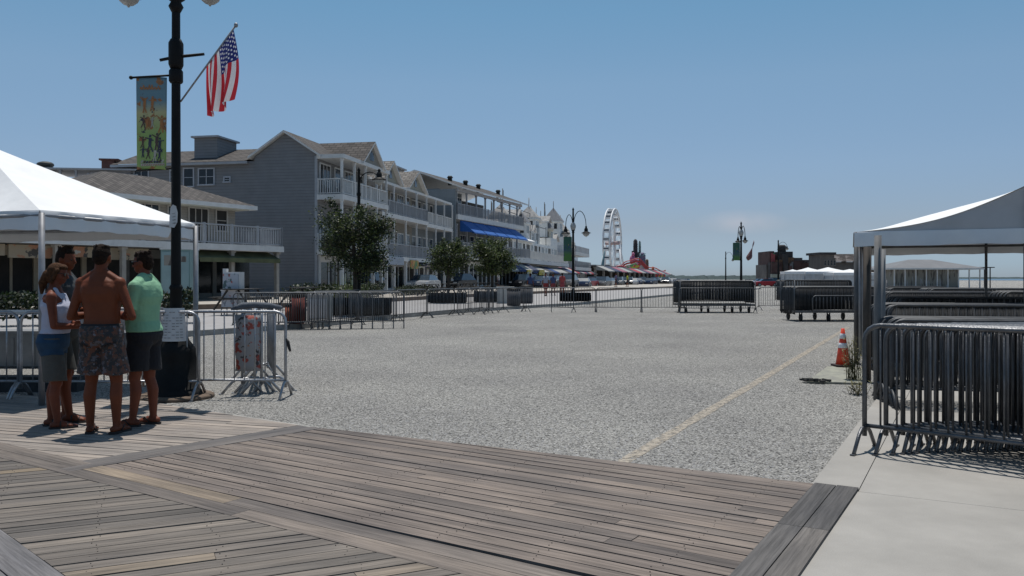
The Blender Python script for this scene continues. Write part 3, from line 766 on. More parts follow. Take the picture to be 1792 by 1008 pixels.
for y in (.02, GD - .02):
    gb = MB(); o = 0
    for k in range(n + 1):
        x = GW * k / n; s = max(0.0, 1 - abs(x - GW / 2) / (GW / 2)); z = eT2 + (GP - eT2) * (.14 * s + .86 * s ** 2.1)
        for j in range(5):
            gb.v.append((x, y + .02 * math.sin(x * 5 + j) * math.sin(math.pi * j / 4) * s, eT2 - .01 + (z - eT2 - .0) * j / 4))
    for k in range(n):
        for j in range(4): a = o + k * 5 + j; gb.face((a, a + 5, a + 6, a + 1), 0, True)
    gb.build('gable_end', mat('shaded_gable_fabric', (.46, .46, .47), .8, 0, .08, 1.2, .4, 3), t)  # white tent cloth, with the backlit gable's shade put into its base colour
valance([(0, 0), (GW, 0), (GW, GD), (0, GD), (0, 0)] and [(0, 0, 0), (GW, 0, 0), (GW, GD, 0), (0, GD, 0), (0, 0, 0)], eL2, eT2 + .004, .02, 50).build('valance', whitefab, t)
for x in (0.03, GW / 2 - .02, GW - .03):
    for y in (0.03, GD - .03): tent_leg(t, x, y, eT2, .04 if y < 1 else .03, steelw)
for y in (1.7, 3.4, 4.9): tent_leg(t, .04, y, eT2, .035, alum); tent_leg(t, GW - .04, y, eT2, .035, alum)
fb = MB()
for y in (.05, GD - .05): fb.tube([(0, y, eT2 - .06), (GW, y, eT2 - .06)], .03, 6)
for x in (.03, GW - .03): fb.tube([(x, 0, eT2 - .06), (x, GD, eT2 - .06)], .03, 6)
fb.tube([(GW / 2, 0, eT2), (GW / 2, 0, GP - .03)], .03, 6); fb.tube([(GW / 2, 0, GP - .04), (GW / 2, GD, GP - .04)], .03, 6)
fb.build('roof_frame', steelw, t)
# loose poles at its corner
for (px, by, top, r, lb, m) in ((1535, 700, 412, .045, 'thick pale weathered pole standing behind the big stack', mat('weathered_white_pole', (.13, .13, .13), .7, 0, .4, 2)), (1517, 668, 432, .062, 'dark brown square post beside the tent corner', mat('brown_wood_post', (.055, .045, .037), .85, 0, .3, 4)), (1545, 690, 436, .028, 'thin pale pole beside the thick one', mat('thin_white_pole', (.17, .17, .17), .7, 0, .3, 2))):
    p = g(px, by); top_ = at(px, top, p.y); mb = MB(); seg = 4 if r == .062 else 12
    mb.tube([(0, 0, 0), (.004, 0, 1), (.01, 0, top_.z)], [r, r * .97, r * .94], seg)
    tag(mb.build('pole', m, None, p), lb, 'pole')
# cone, plate and weeds
def cone(loc, label, s=1.0):
    t = thing('traffic_cone', label, 'cone', loc)
    orr = mat('orange_red_plastic', (.75, .06, .02), .45, 0, .08, 6); wh = mat('reflective_white_band', (.75, .75, .77), .4, 0, .08, 10)
    H = .70 * s; rr = lambda z: (.135 - .105 * z / H) * s * 1.0
    b = MB(); b.lathe([(rr(0), .03), (rr(H * .35), .03 + H * .35), (rr(H * .7), .03 + H * .7), (rr(H), .03 + H), (rr(H) * .8, .032 + H)], seg=24); b.build('cone_body', orr, t)
    for (z0, z1) in ((.46, .60), (.72, .86)):
        k = MB(); k.lathe([(rr(H * z0) + .0005, .03 + H * z0), (rr(H * z0) + .003, .032 + H * z0), (rr(H * z1) + .003, .028 + H * z1), (rr(H * z1) + .0005, .03 + H * z1)], seg=24); k.build('reflective_band', wh, t)
    k = MB(); k.prism([(-.18 * s, -.15 * s), (-.15 * s, -.18 * s), (.15 * s, -.18 * s), (.18 * s, -.15 * s), (.18 * s, .15 * s), (.15 * s, .18 * s), (-.15 * s, .18 * s), (-.18 * s, .15 * s)], 0, .032); k.build('cone_base', mat('black_red_rubber', (.03, .012, .01), .7, 0, .2, 5), t)
    return t
cone(g(1475, 641, .03) , 'orange traffic cone with two white bands beside the right tent corner', .86)
p = g(1455, 660); mb = MB(); a0, a1, a2, a3 = [g(*q) for q in ((1412, 671), (1448, 644), (1520, 646), (1516, 674))]
mb.prism([t2(a0 - p), t2(a3 - p), t2(a2 - p), t2(a1 - p)], .004, .03)
plate = mb.build('ground_plate', mat('mossy_concrete_plate', (.27, .265, .24), .9, 0, .3, 5, .4, 40, tint=(.24, .24, .19)), None, (p.x, p.y, 0)); tag(plate, 'flat mossy concrete slab on the gravel below the cone', 'slab')
def weed(p, n, h, r, label, seed, m=None):
    mb = MB(); rnd = random.Random(seed)
    for k in range(n):
        a = rnd.random() * 6.28; d = rnd.random() ** .6 * r; b = Vector((d * math.cos(a), d * math.sin(a), 0)); hh = h * rnd.uniform(.4, 1); tip = b + Vector((rnd.uniform(-.12, .12), rnd.uniform(-.12, .12), hh))
        mb.tube([b, (b + tip) / 2 + Vector((.01, 0, 0)), tip], [.004, .003, .001], 3)
        for j in range(5):
            c = b.lerp(tip, rnd.uniform(.3, 1)); w = rnd.uniform(.015, .035); dd = Vector((rnd.uniform(-1, 1), rnd.uniform(-1, 1), rnd.uniform(-.3, .6))).normalized(); e = dd.cross(Vector((0, 0, 1))).normalized()
            mb.poly([c, c + dd * w + e * w * .4, c + dd * w * 2, c + dd * w - e * w * .4])
    o = mb.build('weed', m or mat('dry_weed', (.14, .13, .06), .9, 0, .4, 5), None, p); tag(o, label, 'plant')
weed(g(1494, 668), 60, .75, .10, 'tall dry weeds growing round the tent corner post', 5)
weed(g(1503, 690), 30, .22, .15, 'low dry weeds at the foot of the tent post', 6)
# rubble bits on the slab's edge
mb = MB(); rnd = random.Random(9)
for k in range(24):
    q = a0.lerp(a3, rnd.uniform(0, .4)) - p + Vector((rnd.uniform(-.1, .1), rnd.uniform(-.05, .2), 0)); mb.box((q.x, q.y, .03 + rnd.uniform(0, .03)), (rnd.uniform(.03, .1), rnd.uniform(.02, .07), rnd.uniform(.01, .04)), rnd.random() * 3)
tag(mb.build('rubble', mat('dark_rubble', (.06, .055, .05), .9, 0, .4, 9), None, p), 'dark broken rubble on the left edge of the slab', 'rubble')

# ---------------------------------------------------------------- lamp posts, banners, flag
glob = mat('frosted_lamp_glass', (.5, .5, .48), .25, 0, .05, 4, spec=.6, trans=.3)
def lamp_head(parent, c, s=1.0):
    h = MB(); h.lathe([(.02 * s, .42 * s), (.035 * s, .40 * s), (.06 * s, .36 * s), (.055 * s, .3 * s), (.09 * s, .26 * s), (.115 * s, .18 * s), (.10 * s, .12 * s), (.15 * s, .07 * s), (.27 * s, .015 * s), (.275 * s, 0), (.26 * s, -.005)], c, 18); o = h.build('lamp_shade', blackm, parent)
    b = MB(); b.lathe([(.20 * s, .0), (.2 * s, -.03 * s), (.16 * s, -.11 * s), (.09 * s, -.17 * s), (.03 * s, -.19 * s), (.015 * s, -.22 * s)], c, 18); b.build('lamp_glass', glob, parent)
def gooseneck(mb, z, d, rise, reach, drop, r=.022):
    pts = [(d[0] * .04, d[1] * .04, z)]
    for k in range(9):
        a = math.pi * (1 - k / 8); x = reach / 2 * (1 + math.cos(a)); zz = z + (rise if k else rise * .5) * math.sin(a) + (.12 if k < 4 else .12 - (k - 4) * drop / 4)
        pts.append((d[0] * (x + .04), d[1] * (x + .04), zz))
    mb.tube(pts, r, 6); return pts[-1]
def lamp(loc, label, H, zr, arms, r0=.06, r1=.045, base='small', acorn=True, group=None, rz=0, hs=1.0):
    t = thing('street_lamp', label, 'street lamp', loc, rz, group)
    p = MB(); p.lathe([(r0 * 1.25, .5), (r0 * 1.05, .7), (r0, 1.0), (r1, H * .75), (r1, H * .8), (r1 * 1.35, H * .8 + .03), (r1 * 1.35, H * .8 + .10), (r1, H * .8 + .14), (r1 * .8, H * .97), (r1 * 1.2, H * .975), (r1 * .4, H * .99), (.004, H)], seg=16); p.build('pole', blackm, t)
    b = MB()
    if base == 'big':
        b.lathe([(.34, 0), (.34, .06), (.32, .10), (.26, .12), (.26, .50), (.25, .56), (.25, .62), (.17, .72), (.12, .86), (.085, 1.0), (.075, 1.35), (.09, 1.38), (.07, 1.42)], seg=8)
    else: b.lathe([(.24, 0), (.24, .1), (.19, .15), (.17, .4), (.13, .5), (.09, .62), (.06, .75)], seg=12)
    b.build('base', blackm, t)
    if base == 'big': k_ = MB(); k_.lathe([(.46, .0), (.46, .035), (.43, .05), (.34, .052)], seg=24); k_.build('footing', mat('stained_brown_concrete', (.12, .085, .06), .9, 0, .4, 6), t)
    for (dx, dy, rch, z, rs) in arms:
        a = MB(); d = Vector((dx, dy, 0)).normalized(); e = gooseneck(a, z, d, rs, rch, max(0, z + .12 - zr - .42 * hs)); a.build('arm', blackm, t)
        lamp_head(t, (e[0], e[1], zr), hs)
    if acorn:
        q = MB(); z = acorn; q.lathe([(.10, 0), (.15, .12), (.17, .25), (.13, .38), (.05, .46)], (0, 0, z), 16); q.build('lamp_globe', glob, t)
        q = MB(); q.lathe([(r1, -.2), (.09, -.12), (.06, -.06), (.11, -.02), (.11, .0)], (0, 0, z), 16); q.build('globe_holder', blackm, t)
    return t
LP = g(308, 696)
main = lamp(LP, 'tall black lamp post with flared base before the left tent, carrying flag and banner', 6.6, 4.93, [(.60, -.42, .66, 5.1, .42), (-.60, -.5, .52, 5.1, .42)], .062, .050, 'big', 5.03, hs=.66)
x = MB(); x.tube([(-.20, 0, 4.24), (.0, 0, 4.28), (.36, -.02, 4.31)], [.02, .022, .018], 8); x.lathe([(.07, 4.13), (.09, 4.18), (.09, 4.45), (.065, 4.5)], seg=12)
x.build('flag_bracket', blackm, main); x = MB(); x.lathe([(.07, 3.95), (.085, 3.97), (.085, 4.1), (.07, 4.12)], seg=12); x.tube([(-.56, 0, 4.02), (-.05, 0, 4.05)], .014, 6); x.ell((-.565, 0, 4.02), (.025, .025, .025)); x.build('banner_arm', blackm, main); x = MB(); x.tube([(-.5, 0, 2.85), (-.05, 0, 2.88)], .012, 6); x.build('banner_arm', blackm, main)
# flag
t = thing('flag', 'stars and stripes flag hanging from a slanted staff on the lamp post', 'flag', LP)
lp = lambda px, py, dy=0.0: at(px, py, LP.y + dy) - LP
st = MB(); s0, s1 = lp(316, 178, -.02), lp(413, 44, -.3); st.tube([s0, s0.lerp(s1, .5), s1], .011, 8); st.build('staff', alum, t)
fn = MB(); fn.ell(s1, (.025, .025, .03)); fn.build('finial', alum, t)
fm = [mat('flag_red', (.5, .03, .045), .8, 0, .08, 6, trans=.3), mat('flag_white', (.72, .72, .74), .8, 0, .05, 6, trans=.3), mat('flag_blue', (.02, .03, .16), .8, 0, .1, 6, trans=.3)]
nu, nv = 65, 80
hoT, hoB = s0.lerp(s1, .955), s0.lerp(s1, .47)
fT, fB = lp(404, 172, -.15), lp(362, 202, .05)
fl = MB()
def flagp(u, v):
    a = hoT.lerp(hoB, u); b = fT.lerp(fB, u ** 1.1)
    P = a.lerp(b, v)
    # gravity drape: the free part gathers into vertical folds
    P.x += .055 * math.sin(math.pi * v) * (1 - u) * 1.0 - .07 * math.sin(math.pi * v) * u * .3
    P.x += .03 * v * math.sin(u * 13 + v * 2.0); P.y += .085 * (v ** .7) * math.sin(u * 14 + .8 + v * 1.5)
    P.z -= .05 * math.sin(math.pi * u) * v + .015 * v * math.sin(u * 15)
    return P
for j in range(nv + 1):
    for i in range(nu + 1): fl.v.append(tuple(flagp(i / nu, j / nv)))
stars = set()
for r_ in range(9):
    for c_ in range(6 if r_ % 2 == 0 else 5):
        i = int(2 + r_ * 3.7); j = int(2 + (c_ + (0 if r_ % 2 == 0 else .5)) * 5.2)
        for (di, dj) in ((0, 0), (1, 0), (0, 1), (1, 1)): stars.add((i + di, j + dj))
for j in range(nv):
    for i in range(nu):
        k = i // 5; m_ = 0 if k % 2 == 0 else 1
        if i < 35 and j < 32: m_ = 1 if (i, j) in stars else 2
        o = j * (nu + 1) + i; fl.face((o, o + 1, o + nu + 2, o + nu + 1), m_, True)
fl.build('flag_cloth', fm, t)
# banner
def banner(parent_loc, w, h, ztop, x0, label, m, rz=0, small=False):
    t = thing('banner', label, 'banner', parent_loc, rz)
    b = MB(); nx, nz = 14, 30
    for j in range(nz + 1):
        for i in range(nx + 1):
            s, q = i / nx, j / nz; b.v.append((x0 + w * s, .02 * math.sin(s * 3 + q * 2) * (.3 + q * .7), ztop - h * q + .012 * math.sin(s * 3.1)))
    for j in range(nz):
        for i in range(nx): o = j * (nx + 1) + i; b.face((o, o + nx + 1, o + nx + 2, o + 1), 0, True)
    o = b.build('banner_cloth', m, t); md = o.modifiers.new('t', 'SOLIDIFY'); md.thickness = .003
    return t
def banner_mat(name, top, mid, bot, z0, z1, inks, sc=9, seed=0., th0=.0):
    m = blob_mat(name, [((1, 1, 1), 0)] + inks, sc, .03, seedv=seed); n, l = m.node_tree.nodes, m.node_tree.links; b = n['Principled BSDF']
    tc = n.new('ShaderNodeTexCoord'); sp = n.new('ShaderNodeSeparateXYZ'); l.new(tc.outputs['Object'], sp.inputs[0])
    mr = n.new('ShaderNodeMapRange'); mr.inputs[1].default_value = z1; mr.inputs[2].default_value = z0; l.new(sp.outputs['Z'], mr.inputs[0])
    rp = n.new('ShaderNodeValToRGB'); e = rp.color_ramp.elements; e[0].color = (*top, 1); e[1].color = (*bot, 1); q = e.new(.38); q.color = (*mid, 1); q = e.new(.25); q.color = (*top, 1)
    q = e.new(.6); q.color = (*bot, 1); l.new(mr.outputs[0], rp.inputs[0])
    rgb = [x for x in n if x.bl_idname == 'ShaderNodeRGB'][0]; tgt = rgb.outputs[0].links[0].to_socket; l.new(rp.outputs[0], tgt)
    return m
bm_main = banner_mat('festival_banner_print', (.15, .26, .31), (.50, .46, .24), (.30, .42, .13), 2.85, 4.03, [((.34, .15, .06), .60), ((.36, .34, .30), .64), ((.05, .045, .07), .63)], 7, 2.)
bn = banner(LP, .385, 1.16, 4.02, -.50, 'tall blue and green printed banner with orange and brown figures, left of the lamp post', bm_main)
# painted picture patches on the banner (illegible writing and small figures)
pt = MB(); rnd = random.Random(31)
inkz = [mat('banner_orange_ink', (.40, .17, .06), .7, 0, .2, 9), mat('banner_brown_ink', (.10, .06, .05), .7, 0, .2, 9), mat('banner_cream_ink', (.42, .40, .34), .7, 0, .2, 9), mat('banner_slate_ink', (.05, .05, .08), .7, 0, .2, 9)]
def stroke(pts, w, m):
    for a, b in zip(pts[:-1], pts[1:]):
        a, b = Vector((a[0], 0, a[1])), Vector((b[0], 0, b[1])); d = (b - a).normalized(); e = Vector((-d.z, 0, d.x)) * w
        q = [a - e - d * w * .4, b - e + d * w * .4, b + e + d * w * .4, a + e - d * w * .4]
        pt.poly([(v.x, .02 * math.sin((v.x + .5) / .385 * 3 + (4.02 - v.z) / 1.16 * 2) * (.3 + (4.02 - v.z) / 1.16 * .7) - .006, v.z) for v in q], m)
x = -.45
for k in range(7):   # title strokes
    w = rnd.uniform(.02, .035); stroke([(x, 3.88), (x + w * .5, 3.88 + rnd.uniform(.02, .06)), (x + w, 3.87), (x + w * 1.3, 3.89)], .006, 0); x += w * 1.5
def figure(x, z, s, m):
    stroke([(x, z), (x + .004 * s, z + .05 * s)], .013 * s, m); stroke([(x + .003 * s, z + .065 * s), (x + .005 * s, z + .078 * s)], .009 * s, m)
    for sx in (-1, 1):
        stroke([(x, z + .045 * s), (x + sx * rnd.uniform(.03, .045) * s, z + rnd.uniform(.02, .09) * s)], .0045 * s, m); stroke([(x, z), (x + sx * rnd.uniform(.01, .03) * s, z - .06 * s)], .006 * s, m)
for (x, z, s, m) in ((-.40, 3.66, 1.3, 0), (-.30, 3.68, 1.3, 0), (-.41, 3.46, 1.1, 1), (-.37, 3.43, 1., 0), (-.18, 3.42, 1.5, 0), (-.30, 3.45, .9, 2), (-.42, 3.2, 1., 1), (-.33, 3.18, 1.5, 3), (-.24, 3.2, 1.5, 1), (-.20, 3.16, 1.3, 3), (-.42, 3.08, 1, 3), (-.35, 3.06, 1, 1), (-.26, 3.04, 1.2, 2), (-.2, 3.04, 1., 3)): figure(x, z, s, m)
for k in range(9): stroke([(-.44 + k * .034, 2.955), (-.42 + k * .034, 2.955 + rnd.uniform(.005, .03))], .012, rnd.choice((1, 2, 3)))
stroke([(-.44, 2.925), (-.14, 2.93)], .016, 2)
for k in range(10): stroke([(-.43 + k * .03, 2.918), (-.415 + k * .03, 2.93)], .004, 0)
pt.build('printed_picture', inkz, bn)
# sticker and notice on the pole
mb = MB(); q = LP
mb.poly([(-.055, -.07, 2.14), (.01, -.076, 2.13), (.045, -.07, 2.2), (.05, -.07, 2.32), (.03, -.072, 2.40), (-.01, -.075, 2.42), (-.04, -.07, 2.38), (-.055, -.068, 2.26)])
for k in range(4): mb.poly([(-.02 + .01 * k, -.078, 2.3 - .04 * k), (.02 + .008 * k, -.078, 2.31 - .04 * k), (.018, -.078, 2.315 - .04 * k), (-.02, -.078, 2.305 - .04 * k)], 1)
tag(mb.build('sticker', [paper, mat('grey_print', (.2, .2, .2), .8)], None, (q.x, q.y, 0)), 'torn white sticker on the black lamp post at tent height', 'sticker')
mb = MB(); n = 9; rr_ = [.135, .165]
for k in range(n + 1):
    a = R(-155 + 130 * k / n); mb.v += [(.195 * math.cos(a), .195 * math.sin(a), .72), (.145 * math.cos(a), .145 * math.sin(a), 1.13)]
for k in range(n): mb.face((k * 2, k * 2 + 2, k * 2 + 3, k * 2 + 1), 0, True)
for j in range(10):
    z = .76 + j * .035; rad = .2 - .05 * (z - .72) / .41 + .004; 
    for k in range(1, n - 1):
        if rnd.random() < .7:
            a, b = R(-155 + 130 * k / n), R(-155 + 130 * (k + .75) / n); mb.poly([(rad * math.cos(a), rad * math.sin(a), z), (rad * math.cos(b), rad * math.sin(b), z), (rad * math.cos(b), rad * math.sin(b), z + .008), (rad * math.cos(a), rad * math.sin(a), z + .008)], 1)
tag(mb.build('notice', [paper, MATS['grey_print']], None, (q.x, q.y, 0)), 'white printed notice wrapped round the base of the lamp post', 'notice')

lamp(g(628, 549, .15), 'black lamp post rising behind the big street tree in front of the gabled building', 5.6, 5.05, [(.9, -.45, .9, 4.9, .35)], .07, .06, 'small', None, hs=1.0)
L2 = g(1003, 527, .15)
lamp(L2, 'black twin-arm lamp post with a green banner, left of the ferris wheel', 5.55, 4.0, [(.8, -.3, .75, 4.45, .75), (-.8, .3, .42, 4.4, .6)], .09, .06, 'small', 4.2, hs=1.05)
gm = banner_mat('green_banner_print', (.03, .10, .07), (.05, .10, .10), (.07, .17, .04), 2.4, 3.6, [((.03, .05, .14), .60), ((.35, .22, .12), .66)], 4, 5.)
banner((L2.x, L2.y, 0), .48, 1.45, 3.95, -.56, 'green banner with a dark blue figure on the twin-arm lamp post', gm)
L3 = Vector(((1297 - 896) / F * 56, 56, 0))
lamp(L3, 'black lamp post with a green banner rising behind the left cart', 5.35, 4.0, [(.25, -.9, .45, 4.4, .5), (-.2, .9, .4, 4.4, .5)], .09, .06, 'small', 4.35, hs=.8)
banner((L3.x, L3.y, 0), .48, 1.2, 3.9, -.56, 'dark green banner on the lamp post behind the left cart', gm)
L4 = Vector(((1270 - 896) / F * 110, 110, 0)); lamp(L4, 'small distant lamp post left of the green banner', 5.1, 3.9, [(.8, 0, .9, 4.4, .45)], .1, .07, 'small', None, hs=.8)
L5 = g(1362, 509); lamp(L5, 'black hooked lamp post in front of the distant red-brown buildings', 6.1, 5.0, [(.9, -.2, .95, 5.1, .6)], .12, .09, 'small', None, hs=.9)
# ---------------------------------------------------------------- buildings
RB = Vector((-12.58, 53.5, 0)); RA = Vector((.192, .981, 0)).normalized(); RANG = math.atan2(RA.y, RA.x)
def rowpt(t, off=0.0): return RB + RA * t + Vector((RA.y, -RA.x, 0)) * off
def window(par, x0, x1, z0, z1, y=0.0, side='y', fm=wtrim, gm_=glassd, mull=1, sill=True):
    """framed window on the wall plane y (side 'y', facing -y) or on plane x (side 'x', facing -x)"""
    P = (lambda a, b, z: (a, b, z)) if side == 'y' else (lambda a, b, z: (b, a, z))
    def bb(m_, a0, a1, d0, d1, c0, c1):
        p, q = P(a0, d0, c0), P(a1, d1, c1); m_.bb(min(p[0], q[0]), max(p[0], q[0]), min(p[1], q[1]), max(p[1], q[1]), c0, c1)
    w = .09; f = MB()
    bb(f, x0 - w, x0, y - .06, y + .02, z0 - .0, z1); bb(f, x1, x1 + w, y - .06, y + .02, z0, z1); bb(f, x0 - w, x1 + w, y - .065, y + .02, z1, z1 + w)
    if sill: bb(f, x0 - w - .03, x1 + w + .03, y - .1, y + .02, z0 - w, z0)
    for k in range(1, mull + 1):
        xm = x0 + (x1 - x0) * k / (mull + 1); bb(f, xm - .025, xm + .025, y - .05, y - .012, z0, z1)
    bb(f, x0, x1, y - .045, y - .014, (z0 + z1) / 2 - .02, (z0 + z1) / 2 + .02)
    o = f.build('window', fm, par); q = MB(); bb(q, x0, x1, y - .03, y - .008, z0, z1); q.build('pane', gm_, o); return o
def railing(par, pts, z, h=1.02, m=gtrim, pitch=.14, post=1.7, seglab='railing'):
    b = MB()
    for i in range(len(pts) - 1):
        a, c = Vector(pts[i]), Vector(pts[i + 1]); d = c - a; L = d.length; ang = math.atan2(d.y, d.x); mid = (a + c) / 2
        b.box((mid.x, mid.y, z + h), (L, .09, .06), ang); b.box((mid.x, mid.y, z + .1), (L, .06, .05), ang)
        n = max(1, int(L / pitch))
        for k in range(n): p = a + d * ((k + .5) / n); b.box((p.x, p.y, z + .1 + (h - .13) / 2), (.035, .035, h - .2), ang)
        n = max(1, round(L / post))
        for k in range(n + 1): p = a + d * (k / n); b.box((p.x, p.y, z + (h + .06) / 2), (.11, .11, h + .08), ang + .0)
    return b.build(seglab, m, par)
def balcony(par, x0, x1, y0, y1, z, m=gtrim, fascia=.32, rail=True, h=1.0, sides=(1, 1), pitch=.14):
    s = MB(); s.bb(x0, x1, y0, y1, z - .06, z); s.bb(x0 - .03, x1 + .03, y0 - .03, y0 + .05, z - fascia, z + .012); s.bb(x0 + .02, x1 - .02, y0 + .05, y1, z - fascia * .8, z - .062)
    s.bb(x0 - .028, x0 + .03, y0 + .052, y1, z - fascia, z + .01); s.bb(x1 - .03, x1 + .028, y0 + .052, y1, z - fascia, z + .01)
    o = s.build('balcony', wtrim, par)
    if rail:
        pts = []
        if sides[0]: pts.append((x0 + .06, y1, 0))
        pts += [(x0 + .06, y0 + .08, 0), (x1 - .06, y0 + .08, 0)]
        if sides[1]: pts.append((x1 - .06, y1, 0))
        railing(o, pts, z, h, m, pitch)
    return o
def part(name, mb, m, par): return mb.build(name, m, par)
def posts(par, xs, y, z0, z1, w=.14, m=wtrim):
    for x in xs: b = MB(); b.bb(x - w / 2, x + w / 2, y - w / 2, y + w / 2, z0, z1); b.bb(x - w * .75, x + w * .75, y - w * .75, y + w * .75, z1 - .12, z1 - .02); b.build('column', m, par)
def gable_roof(par, x0, x1, y0, y1, ze, zr, axis='x', m=sh_brown, oh=.35, th=.14, name='roof'):
    """axis = ridge direction"""
    b = MB()
    if axis == 'x':
        ym = (y0 + y1) / 2; A = [(x0 - oh, y0 - oh, ze - .05), (x1 + oh, y0 - oh, ze - .05), (x1 + oh, ym, zr), (x0 - oh, ym, zr), (x0 - oh, y1 + oh, ze - .05), (x1 + oh, y1 + oh, ze - .05)]
        fs = [(0, 1, 2, 3), (3, 2, 5, 4)]
    else:
        xm = (x0 + x1) / 2; A = [(x0 - oh, y0 - oh, ze - .05), (x0 - oh, y1 + oh, ze - .05), (xm, y1 + oh, zr), (xm, y0 - oh, zr), (x1 + oh, y0 - oh, ze - .05), (x1 + oh, y1 + oh, ze - .05)]
        fs = [(0, 3, 2, 1), (3, 4, 5, 2)]
    for f in fs:
        q = [A[i] for i in f]; o = len(b.v); b.v += q + [(p[0], p[1], p[2] - th) for p in q]
        b.face((o, o + 1, o + 2, o + 3), 0); b.face((o + 7, o + 6, o + 5, o + 4), 1)
        for k in range(4): j = (k + 1) % 4; b.face((o + k, o + 4 + k, o + 4 + j, o + j), 1)
    return b.build(name, [m, wtrim], par)
def hip_roof(par, x0, x1, y0, y1, ze, zr, m=sh_brown, oh=.5, h0=1, h1=1, name='roof', inset=None):
    b = MB(); x0 -= oh; x1 += oh; y0 -= oh; y1 += oh; ym = (y0 + y1) / 2; w = inset or (y1 - y0) / 2
    r0 = (x0 + (w if h0 else 0), ym, zr); r1 = (x1 - (w if h1 else 0), ym, zr)
    A, B_, C_, D_ = (x0, y0, ze), (x1, y0, ze), (x1, y1, ze), (x0, y1, ze)
    b.poly([A, B_, r1, r0]); b.poly([C_, D_, r0, r1]); b.poly([B_, C_, r1]); b.poly([D_, A, r0])
    lo = lambda p: (p[0], p[1], p[2] - .22)
    for p, q in ((A, B_), (B_, C_), (C_, D_), (D_, A)): b.poly([lo(p), lo(q), q, p], 1)
    b.poly([lo(D_), lo(C_), lo(B_), lo(A)], 1)
    return b.build(name, [m, wtrim], par)
def bays(par, x0, x1, z, off, pitch, rnd, h=2.1, gms=(glassd, glassm), deep=0.0, fm=wtrim):
    n = max(1, int((x1 - x0) / pitch)); w = (x1 - x0) / n
    for k in range(n):
        a = x0 + w * k
        if k % 2 == 0: window(par, a + w * .12, a + w * .88, z + .06, z + h, off, fm=fm, gm_=rnd.choice(gms), mull=2, sill=False)
        else: window(par, a + w * .28, a + w * .72, z + .85, z + h, off, fm=fm, gm_=rnd.choice(gms), mull=0)
def shopfront(par, x0, x1, y, z0, z1, rnd, pitch=2.6, m=wtrim):
    n = max(1, int((x1 - x0) / pitch)); w = (x1 - x0) / n
    for k in range(n):
        a = x0 + k * w; f = MB(); f.bb(a + .02, a + .26, y - .1, y + .05, z0, z1); f.bb(a + .26, a + w, y - .08, y + .05, z1 - .45, z1 - .01); f.bb(a + .26, a + w, y - .08, y + .05, z0, z0 + .35)
        f.bb(a + w * .55, a + w * .6, y - .07, y + .03, z0 + .35, z1 - .45)
        o = f.build('shopfront', m, par); q = MB(); q.bb(a + .26, a + w, y - .02, y + .04, z0 + .35, z1 - .45); q.build('pane', rnd.choice((darkin, glassd)), o)
def awning(par, x0, x1, y, z1, drop, out, m, name='awning', valh=.22):
    b = MB(); b.poly([(x0, y, z1), (x0, y - out, z1 - drop), (x1, y - out, z1 - drop), (x1, y, z1)]); b.poly([(x0, y - out, z1 - drop), (x0, y - out, z1 - drop - valh), (x1, y - out, z1 - drop - valh), (x1, y - out, z1 - drop)])
    b.poly([(x0, y, z1), (x0, y, z1 - drop * .9), (x0, y - out, z1 - drop)]); b.poly([(x1, y, z1), (x1, y - out, z1 - drop), (x1, y, z1 - drop * .9)])
    b.poly([(x0, y - .001, z1 - .02), (x1, y - .001, z1 - .02), (x1, y - out + .01, z1 - drop - .02), (x0, y - out + .01, z1 - drop - .02)])
    return b.build(name, m, par)
BZ = 0.36
rnd = random.Random(11)
# --- gabled three-storey corner building with its long rear wing
b1 = thing('gabled_building', 'grey three-storey gabled building with a blank side wall and a white corner balcony', 'building', (RB.x, RB.y, 0), RANG)
w = MB(); L1b = 8.6
w.bb(0, L1b, 0, 4.4, BZ - .3, 9.45)
# gable triangle on the end (x = 0 plane)
w.prism([(0, 0), (0, 4.4), (3.0, 4.4), (3.0, 0)], 9.45, 9.46)
o = len(w.v); w.v += [(0, 0, 9.45), (0, 4.4, 9.45), (0, 2.2, 10.95), (L1b, 0, 9.45), (L1b, 4.4, 9.45), (L1b, 2.2, 10.95)]; w.face((o, o + 2, o + 1)); w.face((o + 3, o + 4, o + 5))
w.bb(.06, 9, 4.402, 14.5, BZ - .3, 9.2)
part('wall', w, sid_grey, b1)
gable_roof(b1, 0, L1b, 0, 4.4, 9.5, 11.1, 'x', sh_brown, .32)
# wing roof (slopes up from the end wall)
w = MB(); q = [(-.35, 4.9, 9.18), (-.35, 14.8, 9.18), (3.4, 14.8, 10.55), (3.4, 4.4, 10.55)]; w.poly(q); w.poly([(3.4, 4.4, 10.55), (3.4, 14.8, 10.55), (9.3, 14.8, 9.18), (9.3, 4.4, 9.18)])
w.bb(-.36, -.28, 4.75, 14.8, 9.0, 9.16, 1); w.poly([(-.3, 4.75, 9.02), (.06, 4.75, 9.02), (.06, 14.8, 9.02), (-.3, 14.8, 9.02)], 1)
w.build('wing_roof', [sh_brown, gtrim], b1)
w = MB(); w.bb(.9, 3.4, 7.6, 9.3, 9.3, 11.0); w.bb(.7, 3.6, 7.45, 9.45, 11.0, 11.12, 1); w.build('roof_box', [sid_grey, gtrim], b1)
for (y0, y1, z0, z1, mu) in ((7.35, 8.4, 7.75, 8.75, 1), (8.85, 9.5, 7.65, 8.8, 0), (10.15, 10.5, 7.9, 8.7, 0), (12.2, 13.2, 7.75, 8.75, 1), (6.2, 6.55, 7.9, 8.15, 0)):
    window(b1, y0, y1, z0, z1, .06, 'x', fm=mat('grey_window_trim', (.36, .38, .42), .6), gm_=glassd, mull=mu)
w = MB(); w.bb(-.035, -.0, -.02, .16, BZ, 9.4); w.build('corner_trim', gtrim, b1)
